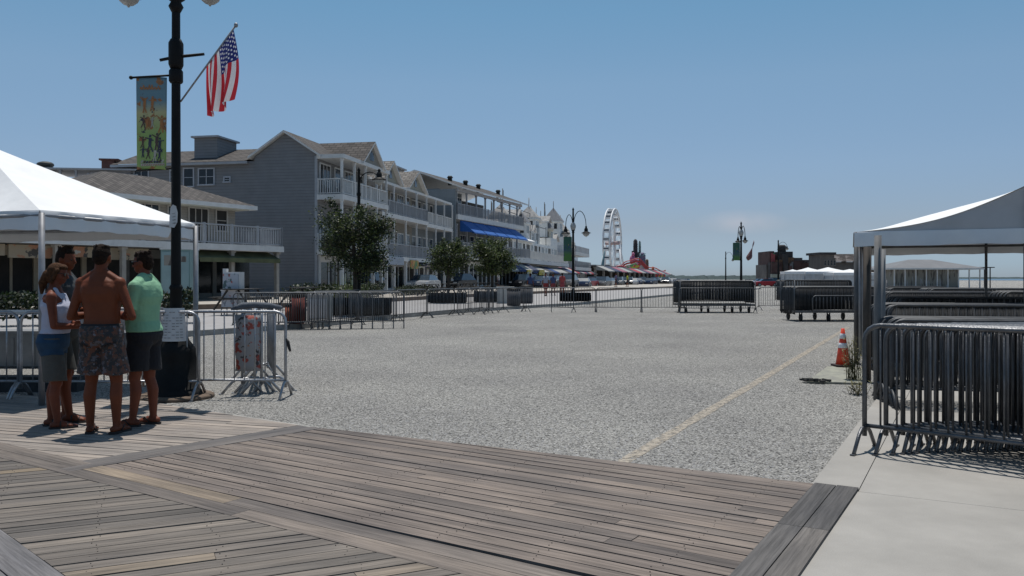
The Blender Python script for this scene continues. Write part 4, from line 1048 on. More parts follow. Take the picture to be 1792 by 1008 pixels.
# street-side gable dormer over the balcony
w = MB(); yo = -1.75
o = len(w.v); w.v += [(3.3, yo, 9.5), (7.1, yo, 9.5), (5.2, yo, 11.05), (3.3, 2.2, 9.5), (7.1, 2.2, 9.5), (5.2, 2.2, 11.05)]
w.face((o, o + 1, o + 2)); w.face((o, o + 3, o + 4, o + 1)); w.build('gable_front', sid_beige, b1)
gable_roof(b1, 3.3, 7.1, yo, 2.2, 9.48, 11.1, 'y', sh_brown, .28, name='dormer_roof')
w = MB(); w.bb(4.85, 5.05, yo - .03, yo - .005, 9.75, 10.3); w.bb(5.12, 5.32, yo - .03, yo - .005, 9.75, 10.45); w.bb(5.38, 5.56, yo - .03, yo - .005, 9.75, 10.3); w.build('gable_vent', glassm, b1)
w = MB(); w.bb(-.1, L1b + .1, yo - .1, 0, 9.22, 9.48); w.build('porch_beam', wtrim, b1)
for z in (3.15, 6.9):
    bays(b1, .15, L1b - .2, z + .0, 0.0, 1.7, rnd, 2.05)
balcony(b1, -.02, L1b, yo, 0, 6.9, wtrim); 
balcony(b1, -.02, L1b, yo, 0, 3.35, wtrim)
posts(b1, (.1, 2.2, 4.2, 6.4, L1b - .15), yo + .1, 6.9, 9.22)
posts(b1, (.1, 2.2, 4.2, 6.4, L1b - .15), yo + .1, 3.35, 6.6)
posts(b1, (.1, 2.9, 5.7, L1b - .15), yo + .1, BZ, 3.05, .2)
shopfront(b1, .1, L1b - .1, 0, BZ, 3.0, rnd)
for k in range(3):   # chairs on the top balcony
    c = MB(); x = .8 + k * .75; c.bb(x, x + .45, -1.2, -.8, 7.3, 7.35); c.bb(x, x + .45, -.8, -.76, 7.35, 7.85)
    for dx in (0, .41):
        for dy in (-1.2, -.8): c.bb(x + dx, x + dx + .04, dy, dy + .04, 6.92, 7.3)
    q = c.build('porch_chair', mat('porch_chair_wood', (.14, .15, .17)), b1)
# --- low building with hipped roof and long balcony, nearer and turned towards us
AL = Vector((.515, .857, 0)); OL = Vector((-12.7, 46.0, 0)); ANL = math.atan2(AL.y, AL.x)
b0 = thing('low_hipped_building', 'brown hipped two-storey building with long white balcony railing behind the left tent', 'building', OL, ANL)
taupe = mat('taupe_trim', (.33, .31, .28))
w = MB(); w.bb(-10.2, -.6, 3.2, 9, 3.3, 5.5); part('wall', w, siding('taupe_siding', (.26, .24, .21)), b0)
hip_roof(b0, -10.2, -.35, 2.7, 9.5, 5.6, 7.1, sh_brown, .5)
w = MB(); w.bb(-10.3, -.4, 2.25, 3.3, 5.32, 5.45); w.build('soffit', mat('cream_soffit', (.40, .38, .31), .7), b0)
bays(b0, -10, -.8, 3.32, 3.2, 1.5, rnd, 1.95, gms=(darkin, glassd), fm=taupe)
balcony(b0, -19, 0, 0, 3.2, 3.25, gtrim, .3, sides=(1, 1), pitch=.17, h=1.0)
posts(b0, [-18.8 + k * 3.1 for k in range(7)], .3, BZ, 2.95, .2, taupe)
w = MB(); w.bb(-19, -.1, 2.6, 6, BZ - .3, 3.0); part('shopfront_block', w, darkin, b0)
shopfront(b0, -19, -8, 2.5, BZ, 2.95, rnd, 2.2, mat('beige_shop_trim', (.28, .24, .18), .7, 0, .15, 2))
shopfront(b0, -8, -.2, 2.5, BZ, 2.95, rnd, 2.0, mat('dark_shop_trim', (.10, .10, .095), .7, 0, .15, 2))
sgn = blob_mat('faded_sign_print', [((.30, .25, .18), 0), ((.34, .17, .1), .57), ((.06, .055, .05), .6), ((.36, .36, .34), .68)], 1.6)
for k in range(5): w = MB(); x = -18.8 + k * 2.2; w.bb(x, x + 2.05, .6, .7, 2.35 + .08 * (k % 2), 2.9); part('shop_sign', w, sgn, b0)
awning(b0, -5.6, -.3, .9, 2.95, .4, 1.0, mat('olive_awning', (.09, .10, .05), .85, 0, .35, 1.5))
# --- house behind it, only its roof terrace shows over the hipped roof
rt = thing('rooftop_terrace', 'pale rooftop terrace with a red-brown chimney, seen over the hipped roof', 'terrace', (-31.2, 55, 0), R(8))
w = MB(); w.bb(0, 6, 0, 8, 0, 7.7); w.bb(2.9, 5.8, .4, 4, 7.7, 8.75); part('wall', w, siding('pale_terrace_siding', (.36, .37, .40)), rt)
w = MB(); w.bb(-.6, 6.2, -.1, 4.3, 8.75, 8.86); part('flat_roof', w, gtrim, rt)
w = MB(); w.bb(3.4, 4.2, 1, 1.9, 8.87, 9.55); w.bb(3.25, 4.5, .9, 2.0, 9.55, 9.66); part('chimney', w, mat('red_brown_brick', (.13, .06, .05), .9, 0, .3, 4), rt)
posts(rt, (1.1, 2.1), .1, 7.7, 8.75, .12, gtrim); railing(rt, [(2.9, -.05, 0), (6, -.05, 0)], 7.7, .75, gtrim, .2)
w = MB(); w.bb(-.5, .35, .4, 1.4, 7.7, 9.0); w.ell((-.1, .8, 9.15), (.55, .5, .22)); part('roof_vent', w, mat('dark_vent', (.03, .035, .035)), rt)
window(rt, 4.6, 5.5, 7.95, 8.45, .4, gm_=glassm, mull=2); window(rt, 3.3, 3.7, 7.8, 8.55, .4, mull=0)
rt2 = thing('dark_hut', 'dark flat-roofed rooftop hut behind the banner', 'hut', (-24.4, 56.5, 0), R(8))
w = MB(); w.bb(0, 4, 0, 4, 0, 9.15); part('wall', w, mat('dark_brown_wall', (.05, .04, .035), .9), rt2); w = MB(); w.bb(-.9, 4.5, -.4, 4.4, 9.15, 9.33); part('roof', w, mat('dark_green_roof', (.03, .045, .045), .8), rt2)
# --- the second block of the row: two gable dormers, two balconies
b2 = thing('beige_balcony_block', 'beige three-storey block with two tan gable dormers and two tiers of balconies', 'building', (RB.x, RB.y, 0), RANG)
w = MB(); w.bb(8.75, 21.5, .6, 9, BZ - .3, 9.0); part('wall', w, sid_beige, b2)
w = MB(); w.bb(21.5, 29.6, .9, 9, BZ - .3, 8.95); part('annex_wall', w, sid_blue, b2)
hip_roof(b2, 8.9, 21.3, .3, 9, 9.12, 11.0, sh_tan, .55)
hip_roof(b2, 22, 29.2, .5, 9, 9.05, 11.0, sh_pale, .5, name='annex_roof')
for (a, c) in ((9.6, 13.4), (15.6, 20.2)):
    w = MB(); w.v += [(a, -.9, 9.0), (c, -.9, 9.0), ((a + c) / 2, -.9, 10.55)]; w.face((0, 1, 2)); w.build('gable_front', sid_cream, b2)
    gable_roof(b2, a, c, -.9, 5, 9.05, 10.65, 'y', sh_tan, .35, name='dormer_roof')
    w = MB(); m_ = (a + c) / 2; w.bb(m_ - .3, m_ + .3, -.94, -.91, 9.3, 9.9); w.build('gable_vent', glassm, b2)
w = MB(); w.bb(8.8, 29.4, -1.0, .6, 8.75, 8.95); w.build('eave_beam', wtrim, b2)
for z in (3.2, 6.5): bays(b2, 9, 21.3, z, .6, 1.8, rnd); bays(b2, 21.7, 29.4, z, .9, 1.9, rnd)
balcony(b2, 8.8, 20.6, -1.2, .6, 6.5, gtrim, sides=(0, 1)); balcony(b2, 8.8, 29.4, -1.2, .6, 3.2, gtrim, sides=(0, 1)); balcony(b2, 20.7, 29.4, -1.05, .9, 6.4, wtrim)
posts(b2, [9.0 + 2.9 * k for k in range(8)], -1.05, 6.5, 8.75, .12); posts(b2, [9.0 + 2.9 * k for k in range(8)], -1.05, 3.2, 6.2, .12)
posts(b2, [9.0 + 2.9 * k for k in range(8)], -1.05, BZ, 2.9, .2)
shopfront(b2, 8.9, 29.4, .2, BZ, 2.9, rnd)
w = MB(); w.bb(8.9, 29.4, .25, .9, BZ, 2.9); part('shopfront_block', w, sid_beige, b2)
w = MB(); w.bb(9.4, 13.5, -1.35, -1.28, 2.55, 3.15); part('shop_sign', w, mat('pale_blue_sign', (.30, .34, .40)), b2)
w = MB(); w.bb(15.2, 17.2, -1.4, -1.3, 2.3, 3.0); part('shop_sign', w, blob_mat('orange_green_sign', [((.45, .28, .08), 0), ((.12, .22, .08), .5), ((.4, .08, .05), .6)], 1.5), b2)
awning(b2, 17.8, 21.8, -.6, 3.0, .5, 1.2, mat('dark_brown_awning', (.035, .028, .03), .85))
# shops' hanging wood sign and roof chimney
w = MB(); w.bb(24.5, 27.2, 3.2, 5.0, 10.2, 12.0); w.bb(24.3, 27.4, 3.0, 5.2, 12.0, 12.12, 1); w.build('roof_box', [mat('brown_grey_stucco', (.2, .19, .18)), gtrim], b2)
w = MB(); w.bb(8.9, 10.5, 4.5, 6.2, 10.0, 11.5); w.ell((9.7, 5.3, 11.5), (1.0, .9, .25)); w.build('roof_vent', mat('dark_vent'), b2)
# --- the blue-awning house (turned slightly out of the row)
P0 = Vector((-5.56 - .35, 83.5, 0)); ang4 = math.atan2(.944, .33)
b4 = thing('blue_awning_house', 'blue-grey house with a covered roof terrace and bright blue awnings', 'building', P0, ang4)
w = MB(); w.bb(0, 20, 1.6, 10, BZ - .3, 8.0); w.bb(0, 6, 1.62, 9, 8.0, 10.6); w.bb(-.2, 0, -.3, 10, BZ - .3, 10.5); part('wall', w, sid_blue, b4)
gable_roof(b4, .2, 20.6, -.6, 9, 10.7, 12.6, 'x', sh_brown, .5)
w = MB(); w.bb(6, 20, 4.5, 4.6, 8, 10.6); part('terrace_wall', w, mat('dark_terrace_wall', (.06, .06, .06)), b4)
w = MB(); w.bb(0.1, 20.3, -.5, -.3, 10.3, 10.62); part('eave_beam', w, gtrim, b4)
bays(b4, .3, 6, 8.0, 1.6, 1.6, rnd, 2.1); bays(b4, .3, 19.8, 3.7, 1.6, 2.2, rnd, 2.4)
posts(b4, [k * 2.7 + .3 for k in range(8)], -.2, 8.0, 10.35, .16, gtrim)
posts(b4, [k * 2.7 + .3 for k in range(8)], -.2, 4.0, 7.0, .16, gtrim)
balcony(b4, 0, 21, -.5, 1.6, 7.95, gtrim, .5, pitch=.16, h=1.1); balcony(b4, 0, 22, -1.0, 1.6, 4.0, gtrim, .6, pitch=.16, h=1.1)
blu = mat('bright_blue_awning', (.015, .10, .36), .65, 0, .12, 1.2)
for k in range(5): awning(b4, .9 + k * 3.5, .9 + k * 3.5 + 3.25, -.35, 7.4, 1.25, 1.6, blu, valh=.12)
shopfront(b4, 0, 21, .6, BZ, 3.3, rnd)
w = MB(); w.bb(0, 21.5, .65, 1.6, BZ, 3.35); part('shopfront_block', w, mat('grey_stucco', (.25, .25, .25)), b4)
for k, x in enumerate((4.2, 8.5, 12.4, 19.0)):
    w = MB(); w.lathe([(.22, 11.4), (.24, 12.15), (.34, 12.2), (.2, 12.4)], (x, 2.2, 0), 10); w.build('roof_vent', mat('dark_vent'), b4)
stripe_b = mat('pale_blue_awning', (.22, .26, .30), .8, 0, .1, 1)
for k, (c, n_) in enumerate((((.22, .26, .30), 'grey_blue_awning'), ((.02, .05, .16), 'navy_awning'), ((.30, .30, .29), 'off_white_awning'), ((.03, .04, .08), 'dark_navy_awning'))):
    awning(b4, 12 + k * 2.6, 14.5 + k * 2.6, -.6, 3.3, .8, 1.5, mat(n_, c, .8, 0, .1, 1))
w = MB(); w.bb(17, 18.6, -2.3, -2.2, 1.9, 2.5); part('shop_sign', w, blob_mat('yellow_sign', [((.6, .45, .05), 0), ((.5, .5, .45), .55), ((.2, .1, .05), .62)], 2), b4)
# --- white terraces further on
P5 = at(908, 487, 103); P5.z = 0
P6 = at(990, 487, 138); P6.z = 0
d5 = P6 - P5; a5 = math.atan2(d5.y, d5.x); L5_ = d5.length
b5 = thing('white_terrace_row', 'white two-storey shop row with a long pale terrace railing beyond the blue awnings', 'building', P5, a5)
w = MB(); w.bb(0, L5_, 1.5, 12, BZ - .3, 6.6); w.bb(0, L5_, 1.0, 1.5, BZ - .3, 3.3); part('wall', w, sid_white, b5)
bays(b5, .3, L5_ - .3, 3.9, 1.5, 2.6, rnd, 2.3, gms=(darkin, glassd)); balcony(b5, 0, L5_, -.5, 1.5, 3.9, wtrim, .5, pitch=.2, h=1.15)
hip_roof(b5, 0, L5_ * .42, 1.4, 11, 6.7, 9.3, mat('white_flat_roofing', (.75, .75, .75), .8), .4)
w = MB(); w.bb(L5_ * .44, L5_ * .8, 3, 10, 6.4, 8.6); part('upper_storey', w, sid_white, b5)
w = MB(); w.bb(L5_ * .84, L5_, 1.45, 10, 6.6, 8.0); part('upper_storey', w, sid_white, b5); w = MB(); w.bb(L5_ * .18, L5_ * .3, 4, 8, 7.0, 9.0); w.bb(L5_ * .52, L5_ * .57, 8, 12, 7, 9.8); part('upper_storey', w, mat('pale_grey_stucco', (.62, .62, .62), .8, 0, .15, .8), b5)
w = MB(); 
for (x, h) in ((L5_ * .22, 13.6), (L5_ * .5, 12.4), (L5_ * .74, 12.6), (L5_ * .05, 11.4)): w.tube([(x, 4, 6), (x, 4, h)], .06, 5); w.bb(x - .0, x + .5, 3.98, 4.02, h - 1.3, h - .2)
for z in (10.4, 11.2): w.tube([(L5_ * .02, 3, z), (L5_ * .75, 3, z)], .05, 4)
part('flag_mast', w, mat('dark_mast', (.05, .055, .06)), b5)
shopfront(b5, 0, L5_, 1.0, BZ, 3.1, rnd, 3)
for k in range(9):
    c, n_ = (((.02, .05, .16), 'navy_awning'), ((.30, .30, .29), 'off_white_awning'), ((.30, .30, .29), 'off_white_awning'), ((.05, .05, .06), 'charcoal_awning'))[k % 4]
    awning(b5, k * L5_ / 9 + .1, (k + 1) * L5_ / 9 - .1, .2, 3.2, .85, 1.9, mat(n_, c, .8, 0, .1, 1))
w = MB(); w.bb(L5_ * .1, L5_ * .2, -1.9, -1.8, 1.9, 2.6); part('shop_sign', w, MATS['yellow_sign'], b5)
for k, (x, y, w_, z0, h) in enumerate(((L5_ * .06, 2.5, 3.2, 6.7, 2.0), (L5_ * .33, 3.0, 2.6, 7.2, 3.1), (L5_ * .48, 2.0, 2.2, 6.6, 1.8), (L5_ * .72, 3.0, 3.0, 6.7, 3.6), (L5_ * .88, 2.4, 2.4, 9.2, 1.6))):
    w = MB(); w.bb(x, x + w_, y, y + 3, z0 - 1, z0 + h); part('roof_dormer', w, sid_white, b5); gable_roof(b5, x, x + w_, y - .2, y + 3, z0 + h, z0 + h + .9, 'y', mat('grey_dormer_shingles', (.3, .29, .28), .9, 0, .3, 2), .2, name='dormer_roof')
    window(b5, x + w_ * .25, x + w_ * .75, z0 + h * .3, z0 + h * .8, y, mull=1)
w = MB()
for x in (L5_ * .02, L5_ * .2, L5_ * .28, L5_ * .46, L5_ * .62, L5_ * .8): w.tube([(x, 2, 6.4), (x, 2, 9.6)], .05, 4)
w.tube([(L5_ * .02, 2, 9.4), (L5_ * .8, 2, 9.3)], .05, 4); part('string_light_frame', w, MATS['dark_mast'], b5)
# white stepped tower block
P7 = at(1042, 487, 176); P7.z = 0; d6 = P7 - P6; a6 = math.atan2(d6.y, d6.x); L6 = d6.length
b6 = thing('white_stepped_block', 'tall white stepped block with side balconies left of the ferris wheel', 'building', P6 + Vector((-1.5, 3, 0)), a6)
w = MB(); w.bb(0, 13, 2, 12, 0, 7.6); w.bb(13, L6 * .62, 1, 12, 0, 9.2); w.bb(L6 * .62, L6, 2, 9, 0, 6.6)
def turret(par, x, y, w_, z0, h, hr, m, rm):
    t_ = MB(); t_.bb(x - w_ / 2, x + w_ / 2, y - w_ / 2, y + w_ / 2, z0, h); t_.bb(x - w_ * .58, x + w_ * .58, y - w_ * .58, y + w_ * .58, h - .25, h + .02); tt = part('turret', t_, m, par)
    c_ = MB(); a_ = w_ * .6; c_.v += [(x - a_, y - a_, h + .03), (x + a_, y - a_, h + .03), (x + a_, y + a_, h + .03), (x - a_, y + a_, h + .03), (x, y, h + hr)]
    for q in ((0, 1, 4), (1, 2, 4), (2, 3, 4), (3, 0, 4)): c_.face(q)
    c_.tube([(x, y, h + hr - .1), (x, y, h + hr + 1.2)], .06, 4); c_.build('turret_roof', rm, tt)
    g_ = MB()
    for z in (h - 1.5, h - 3.4):
        for k in (-1, 1): g_.bb(x + k * w_ * .22 - .28, x + k * w_ * .22 + .28, y - w_ / 2 - .03, y - w_ / 2 - .004, z, z + 1.0); g_.bb(x - w_ / 2 - .03, x - w_ / 2 - .004, y + k * w_ * .22 - .28, y + k * w_ * .22 + .28, z, z + 1.0)
    g_.build('window', glassd, tt)
gsh, gr2, cr3 = mat('grey_dormer_shingles'), mat('slate_turret_roof', (.16, .165, .18), .8, 0, .2, 2), mat('cream_stucco', (.55, .52, .44), .8, 0, .1, 1)
for (x, y, w_, z0, h, hr, m_, r_) in ((2, 3, 2.8, 7, 9.8, 2.2, sid_white, gr2), (8, 5, 3.2, 7, 11.2, 2.0, cr3, gsh), (14.5, 3, 3.0, 9, 12.2, 2.6, sid_white, gr2), (20, 2.6, 2.6, 9, 10.8, 1.8, cr3, gsh), (26, 3.2, 2.6, 6, 9.4, 2.0, sid_white, gr2), (32, 3.4, 2.4, 6, 8.0, 1.7, sid_white, gsh)): turret(b6, min(x, L6 - 2), y, w_, z0, h, hr, m_, r_)
for (x, y, w_, z0, h, hr, m_, r_) in ((L5_ * .12, 3.4, 2.2, 6.6, 9.6, 1.6, cr3, gsh), (L5_ * .40, 3.0, 2.2, 6.6, 9.4, 1.8, sid_white, gr2), (L5_ * .62, 3.4, 2.6, 6.6, 10.6, 1.9, sid_white, gsh), (L5_ * .93, 3.0, 2.2, 6.6, 9.6, 2.0, cr3, gr2)): turret(b5, x, y, w_, z0, h, hr, m_, r_)
part('wall', w, mat('white_painted_stucco', (.74, .74, .73), .8, 0, .06, .5), b6)
for z in (3.6, 6.4): balcony(b6, 12, L6 - 2 - z, -1.6, 2, z, gtrim, .6, pitch=.35, h=1.1)
bays(b6, 1, 12.5, 3.6, 2, 3, rnd, 2.2); bays(b6, 13.5, L6 * .6, 6.6, 1, 3, rnd, 2.2)
for y in (3.5, 6.5, 9.0):
    for z in (4, 7): window(b6, y, y + .9, z, z + 1.6, 0, 'x', mull=0)
for k, (x, y, w_, z0, h) in enumerate(((1, 1.2, 3.4, 3.3, 3.5), (6, 1.4, 3.8, 3.3, 5.0), (13.5, .4, 3, 3.3, 6.0), (19, .3, 3.5, 3.3, 4.2), (25, 1.2, 3.6, 3.3, 3.4))):
    w = MB(); w.bb(x, x + w_, y, y + 2, z0, z0 + h); part('bay_front', w, MATS['white_siding'], b6); gable_roof(b6, x, x + w_, y - .2, y + 2, z0 + h, z0 + h + 1.1, 'y', MATS['grey_dormer_shingles'], .2, name='bay_roof')
    window(b6, x + w_ * .2, x + w_ * .8, z0 + h * .45, z0 + h * .85, y, mull=1); window(b6, x + w_ * .3, x + w_ * .7, z0 + .4, z0 + h * .3, y, mull=1)
w = MB()
for x, h in ((3, 14.2), (9, 12.0), (16, 16.0), (27, 11.5), (34, 10.5)): w.tube([(x, 5, 8), (x, 5, h)], .07, 4); w.bb(x, x + .7, 4.97, 5.03, h - 1.4, h - .3)
part('flag_mast', w, MATS['dark_mast'], b6)
w = MB(); w.bb(3, 6, 7, 9, 7.6, 10.3); part('water_tank', w, mat('dark_grey_shed', (.45, .45, .45)), b6)
cols6 = [((.35, .04, .06), 'crimson_awning'), ((.30, .30, .29), 'off_white_awning'), ((.03, .04, .08), 'dark_navy_awning'), ((.28, .10, .14), 'faded_red_awning'), ((.30, .30, .29), 'off_white_awning'), ((.05, .05, .06), 'charcoal_awning')]
for k in range(12):
    c, n_ = cols6[(k * 5 + 3) % 6]; awning(b6, k * L6 / 12 + .1, (k + 1) * L6 / 12 - .1, -.4, 3.4, .9, 1.9, mat(n_, c, .8, 0, .1, 1))
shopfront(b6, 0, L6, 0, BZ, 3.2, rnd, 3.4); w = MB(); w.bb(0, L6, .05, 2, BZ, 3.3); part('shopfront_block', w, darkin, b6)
# low arcade in front of the rides
P8 = at(1165, 487, 330); P8.z = 0; d7 = P8 - P7; a7 = math.atan2(d7.y, d7.x); L7 = d7.length
b7 = thing('low_arcade', 'long low open arcade with a thin white roof below the ferris wheel', 'building', P7, a7)
w = MB(); w.bb(0, L7, 0, 14, 4.2, 4.4); part('roof', w, mat('weathered_grey_roof', (.25, .25, .25)), b7)
for k in range(16):
    c, n_ = cols6[(k * 7 + 1) % 6]; awning(b7, k * L7 / 16 + .4, (k + 1) * L7 / 16 - .4, -.1, 4.2, 1.1, 2.6, mat(n_, c, .8, 0, .1, 1))
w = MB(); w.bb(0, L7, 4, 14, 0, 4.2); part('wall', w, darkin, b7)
posts(b7, [3 + k * (L7 - 6) / 14 for k in range(15)], .6, 0, 4.0, .45)
# --- ferris wheel
FW = at(1072, 487, 400); FW.z = 0; RW, HZ = 16.6, 18.4
fw = thing('ferris_wheel', 'tall white ferris wheel seen almost edge-on above the arcade', 'ferris wheel', FW, R(90 - 10.5) + math.atan2(-FW.x, FW.y))
whs = mat('white_wheel_steel', (.75, .75, .76), .5, 0, .05, .3)
for y in (-1.5, 1.5):
    w = MB(); n = 48
    for (rad, th) in ((RW, .34), (RW - 2.1, .24)):
        w.tube([(rad * math.cos(2 * math.pi * k / n), y, HZ + rad * math.sin(2 * math.pi * k / n)) for k in range(n + 1)], th, 5)
    for k in range(n):
        a, b = 2 * math.pi * k / n, 2 * math.pi * (k + 1) / n
        if k % 2: a, b = b, a
        w.tube([(RW * math.cos(a), y, HZ + RW * math.sin(a)), ((RW - 2.1) * math.cos(b), y, HZ + (RW - 2.1) * math.sin(b))], .12, 4)
    w.build('rim', whs, fw)
    w = MB()
    for k in range(24): a = 2 * math.pi * k / 24; w.tube([(0, y * .5, HZ), (RW * math.cos(a), y, HZ + RW * math.sin(a))], .07, 4)
    w.build('spokes', whs, fw)
w = MB(); w.tube([(0, -3.6, HZ), (0, 3.6, HZ)], .8, 12); w.lathe([(1.3, HZ - .6), (1.3, HZ + .6)], (0, 0, 0), 12); w.build('hub', mat('pinkish_hub', (.5, .35, .33)), fw)
for y in (-3.3, 3.3):
    for sx in (-1, 1): w = MB(); w.tube([(0, y, HZ), (sx * 7.5, y * 1.7, 0)], [.35, .55], 6); w.build('support_leg', whs, fw)
gon = [mat('white_gondola', (.7, .7, .7), .4), mat('dark_gondola_glass', (.05, .06, .08), .2)]
for k in range(24):
    a = 2 * math.pi * (k + .5) / 24; c = Vector((RW * math.cos(a), 0, HZ + RW * math.sin(a)))
    w = MB(); w.bb(c.x - .75, c.x + .75, -1.1, 1.1, c.z - 2.0, c.z - 1.2, 0); w.bb(c.x - .68, c.x + .68, -1.05, 1.05, c.z - 1.2, c.z - .55, 1); w.bb(c.x - .8, c.x + .8, -1.15, 1.15, c.z - .55, c.z - .3, 0); w.tube([(c.x, -1.5, c.z), (c.x, 1.5, c.z)], .1, 4)
    w.build('gondola', gon, fw)
# --- rides around it
def far(px, Y): p = at(px, 487, Y); p.z = 0; return p
p = far(1112, 345); t = thing('funhouse', 'colourful funhouse front with a wavy red track on top, right of the ferris wheel', 'funhouse', p)
fun = blob_mat('funhouse_print', [((.45, .42, .40), 0), ((.5, .05, .05), .52), ((.06, .12, .45), .56), ((.55, .5, .06), .58), ((.1, .35, .12), .6), ((.5, .25, .4), .63)], .22)
w = MB(); pts = [(-12.5, 1.5)] + [(-12.5 + k, 3.2 + 4.8 * math.exp(-((k - 12) / 5.5) ** 2) + .5 * math.sin(k)) for k in range(0, 26)] + [(12.5, 1.5)]
o = len(w.v); n = len(pts); w.v += [(x, 0, z) for x, z in pts] + [(x, 7, z) for x, z in pts]; w.face([o + k for k in range(n)]); w.face([o + n + k for k in reversed(range(n))])
for k in range(n): j = (k + 1) % n; w.face((o + k, o + n + k, o + n + j, o + j))
part('painted_front', w, fun, t); w = MB(); w.tube([(x, -.5, z + .7) for x, z in pts[1:-1]], .38, 6); w.tube([(x, -.5, z + 1.7) for x, z in pts[1:-1]], .22, 6); part('red_track', w, redp, t)
w = MB(); w.bb(-12.5, 12.5, .5, 7, 0, 3.2); part('base', w, sid_white, t)
def ride_tower(px, Y, h, label, m, r=.9, top=None, seed=1):
    p = far(px, Y); t = thing('ride_tower', label, 'ride', p); w = MB(); rnd = random.Random(seed)
    for sx in (-1, 1):
        for sy in (-1, 1): w.tube([(sx * r, sy * r, 0), (sx * r * .7, sy * r * .7, h)], .16, 4)
    for k in range(int(h / 2)): w.box((0, 0, 1 + 2 * k), (r * 2, r * 2, .2)); w.tube([(-r, -r, 2 * k), (r, -r, 2 * k + 2)], .1, 4)
    part('lattice', w, m, t); w = MB(); w.bb(-r * .9, r * .9, -r * .9, r * .9, h * .35, h * .93); w.ell((0, 0, h * .97), (r * .9, r * .9, h * .07)); w.bb(-r * 1.7, -r * .6, -.6, .6, h * .62, h * .75); part('cabin', w, top or m, t); return t
dkm = mat('dark_ride_structure', (.03, .028, .035), .7, 0, .4, .5); tel = mat('teal_ride_steel', (.10, .19, .22), .6, 0, .3, .5)
ride_tower(1112, 352, 17.5, 'dark slim ride tower rising over the funhouse', dkm, .9)
ride_tower(1119.5, 380, 18.0, 'lattice mast beside the dark ride tower', tel, .5, dkm, 2)
ride_tower(1124, 350, 12, 'teal slide tower right of the dark ride tower', tel, 1.3, mat('slide_tower_cabin', (.14, .13, .2)), 3)
ride_tower(1132, 360, 9.5, 'short brown ride tower at the right end of the rides', mat('brown_ride', (.14, .09, .07)), .7, None, 4)
ride_tower(1142.5, 370, 6.5, 'orange flagged mast right of the rides', mat('orange_ride_mast', (.4, .14, .05)), .5, None, 5)
p = far(1107, 349); t = MB(); t.ell((0, 0, 9.2), (1.3, 1.2, 2.1)); t.ell((.2, -.3, 11.6), (.7, .7, .8)); t.ell((1.6, 0, 8.6), (.7, .7, 1.2)); t.tube([(0, 0, 5), (0, 0, 8)], .5, 8)
tag(t.build('inflatable', mat('pink_inflatable', (.4, .12, .22), .5), None, p), 'pink inflatable figure left of the dark ride tower', 'inflatable')
p = far(1052, 300); t = MB(); t.tube([(0, 0, 0), (.5, 0, 6), (1.2, 0, 11.5)], [.9, .6, .25], 6); t.tube([(.5, 0, 6), (-2, 0, 5)], .3, 5); tag(t.build('swing_ride', tel, None, p), 'slanted grey ride arm between the white block and the wheel', 'ride')
p = far(1064, 320); t = MB(); n = 30; t.tube([(-9 + k * .75, 0, 5.2 + 1.6 * math.sin(k * .42) * math.exp(-((k - 10) / 14) ** 2)) for k in range(n)], .3, 5); t.tube([(-9 + k * .75, 1.2, 5.2 + 1.6 * math.sin(k * .42) * math.exp(-((k - 10) / 14) ** 2)) for k in range(n)], .3, 5)
for k in range(0, n, 3): t.tube([(-9 + k * .75, 0, 0), (-9 + k * .75, 0, 5.2 + 1.6 * math.sin(k * .42) * math.exp(-((k - 10) / 14) ** 2))], .15, 4)
tag(t.build('small_coaster', mat('crimson_track', (.35, .04, .07), .5), None, p), 'low crimson coaster track in front of the ferris wheel base', 'ride')
# --- right horizon: red-brown buildings and pier pavilion
def chunk(t, x0, x1, y0, y1, z0, z1, m, nm='wall'): w = MB(); w.bb(x0, x1, y0, y1, z0, z1); return part(nm, w, m, t)
Yb = 240; p = far(1344, Yb); k_ = Yb / F
rb = thing('red_brown_block', 'irregular red-brown building with a rooftop tank behind the hooked lamp post', 'building', p)
brk = mat('dark_red_brick', (.09, .05, .045), .9, 0, .4, .3); brg = mat('brown_grey_wall', (.13, .115, .105), .9, 0, .3, .3); brd = mat('dark_roof_shed', (.05, .045, .045), .9, 0, .4, .4)
for (a, b, zt, m_) in ((0, 60, 27, brg), (4, 12, 53, brk), (14, 30, 45, brk), (22, 44, 52, brd), (42, 62, 40, brg), (60, 78, 36, brk), (62, 92, 31, brd)):
    chunk(rb, a * k_, b * k_, random.uniform(0, 2), 12, 0, 1.5 + zt * k_ * .9, m_)
for j in range(22):
    a_ = rnd.uniform(0, 84) * k_; h_ = 1.5 + (50 - abs(a_ / k_ - 26) * .5) * k_ * rnd.uniform(.45, .9); chunk(rb, a_, a_ + rnd.uniform(.8, 2.6), rnd.uniform(-2.5, -.4), 1, 0, h_, rnd.choice((brk, brg, brd, mat('rusty_tan_wall', (.17, .10, .06), .9, 0, .3, .5), mat('dusty_grey_wall', (.2, .2, .2), .9, 0, .3, .5))), 'annex')
w = MB(); w.lathe([(1.2, 9.2), (1.25, 10.9), (.9, 11.3)], (32 * k_, 4, 0), 12); part('roof_tank', w, brd, rb)
for k in range(14): x = rnd.uniform(2, 80) * k_; z = rnd.uniform(2.5, 6); window(rb, x, x + .9, z, z + 1.1, -.02, mull=0, fm=mat('dull_frame', (.25, .22, .2)))
w = MB(); w.bb(4.5 * k_, 11.5 * k_, -.4, -.3, 4.5, 8.8); part('hanging_sign', w, blob_mat('red_green_sign', [((.28, .06, .06), 0), ((.05, .16, .08), .56)], .4), rb)
w = MB(); w.bb(2 * k_, 34 * k_, -3, 0, 0, 2.7); part('front_shed', w, mat('pale_olive_shed', (.3, .31, .26)), rb)
p = far(1436, 225); rb2 = thing('flat_roofed_pavilion', 'dark flat-roofed pavilion between the red-brown block and the tent', 'building', p); k_ = 225 / F
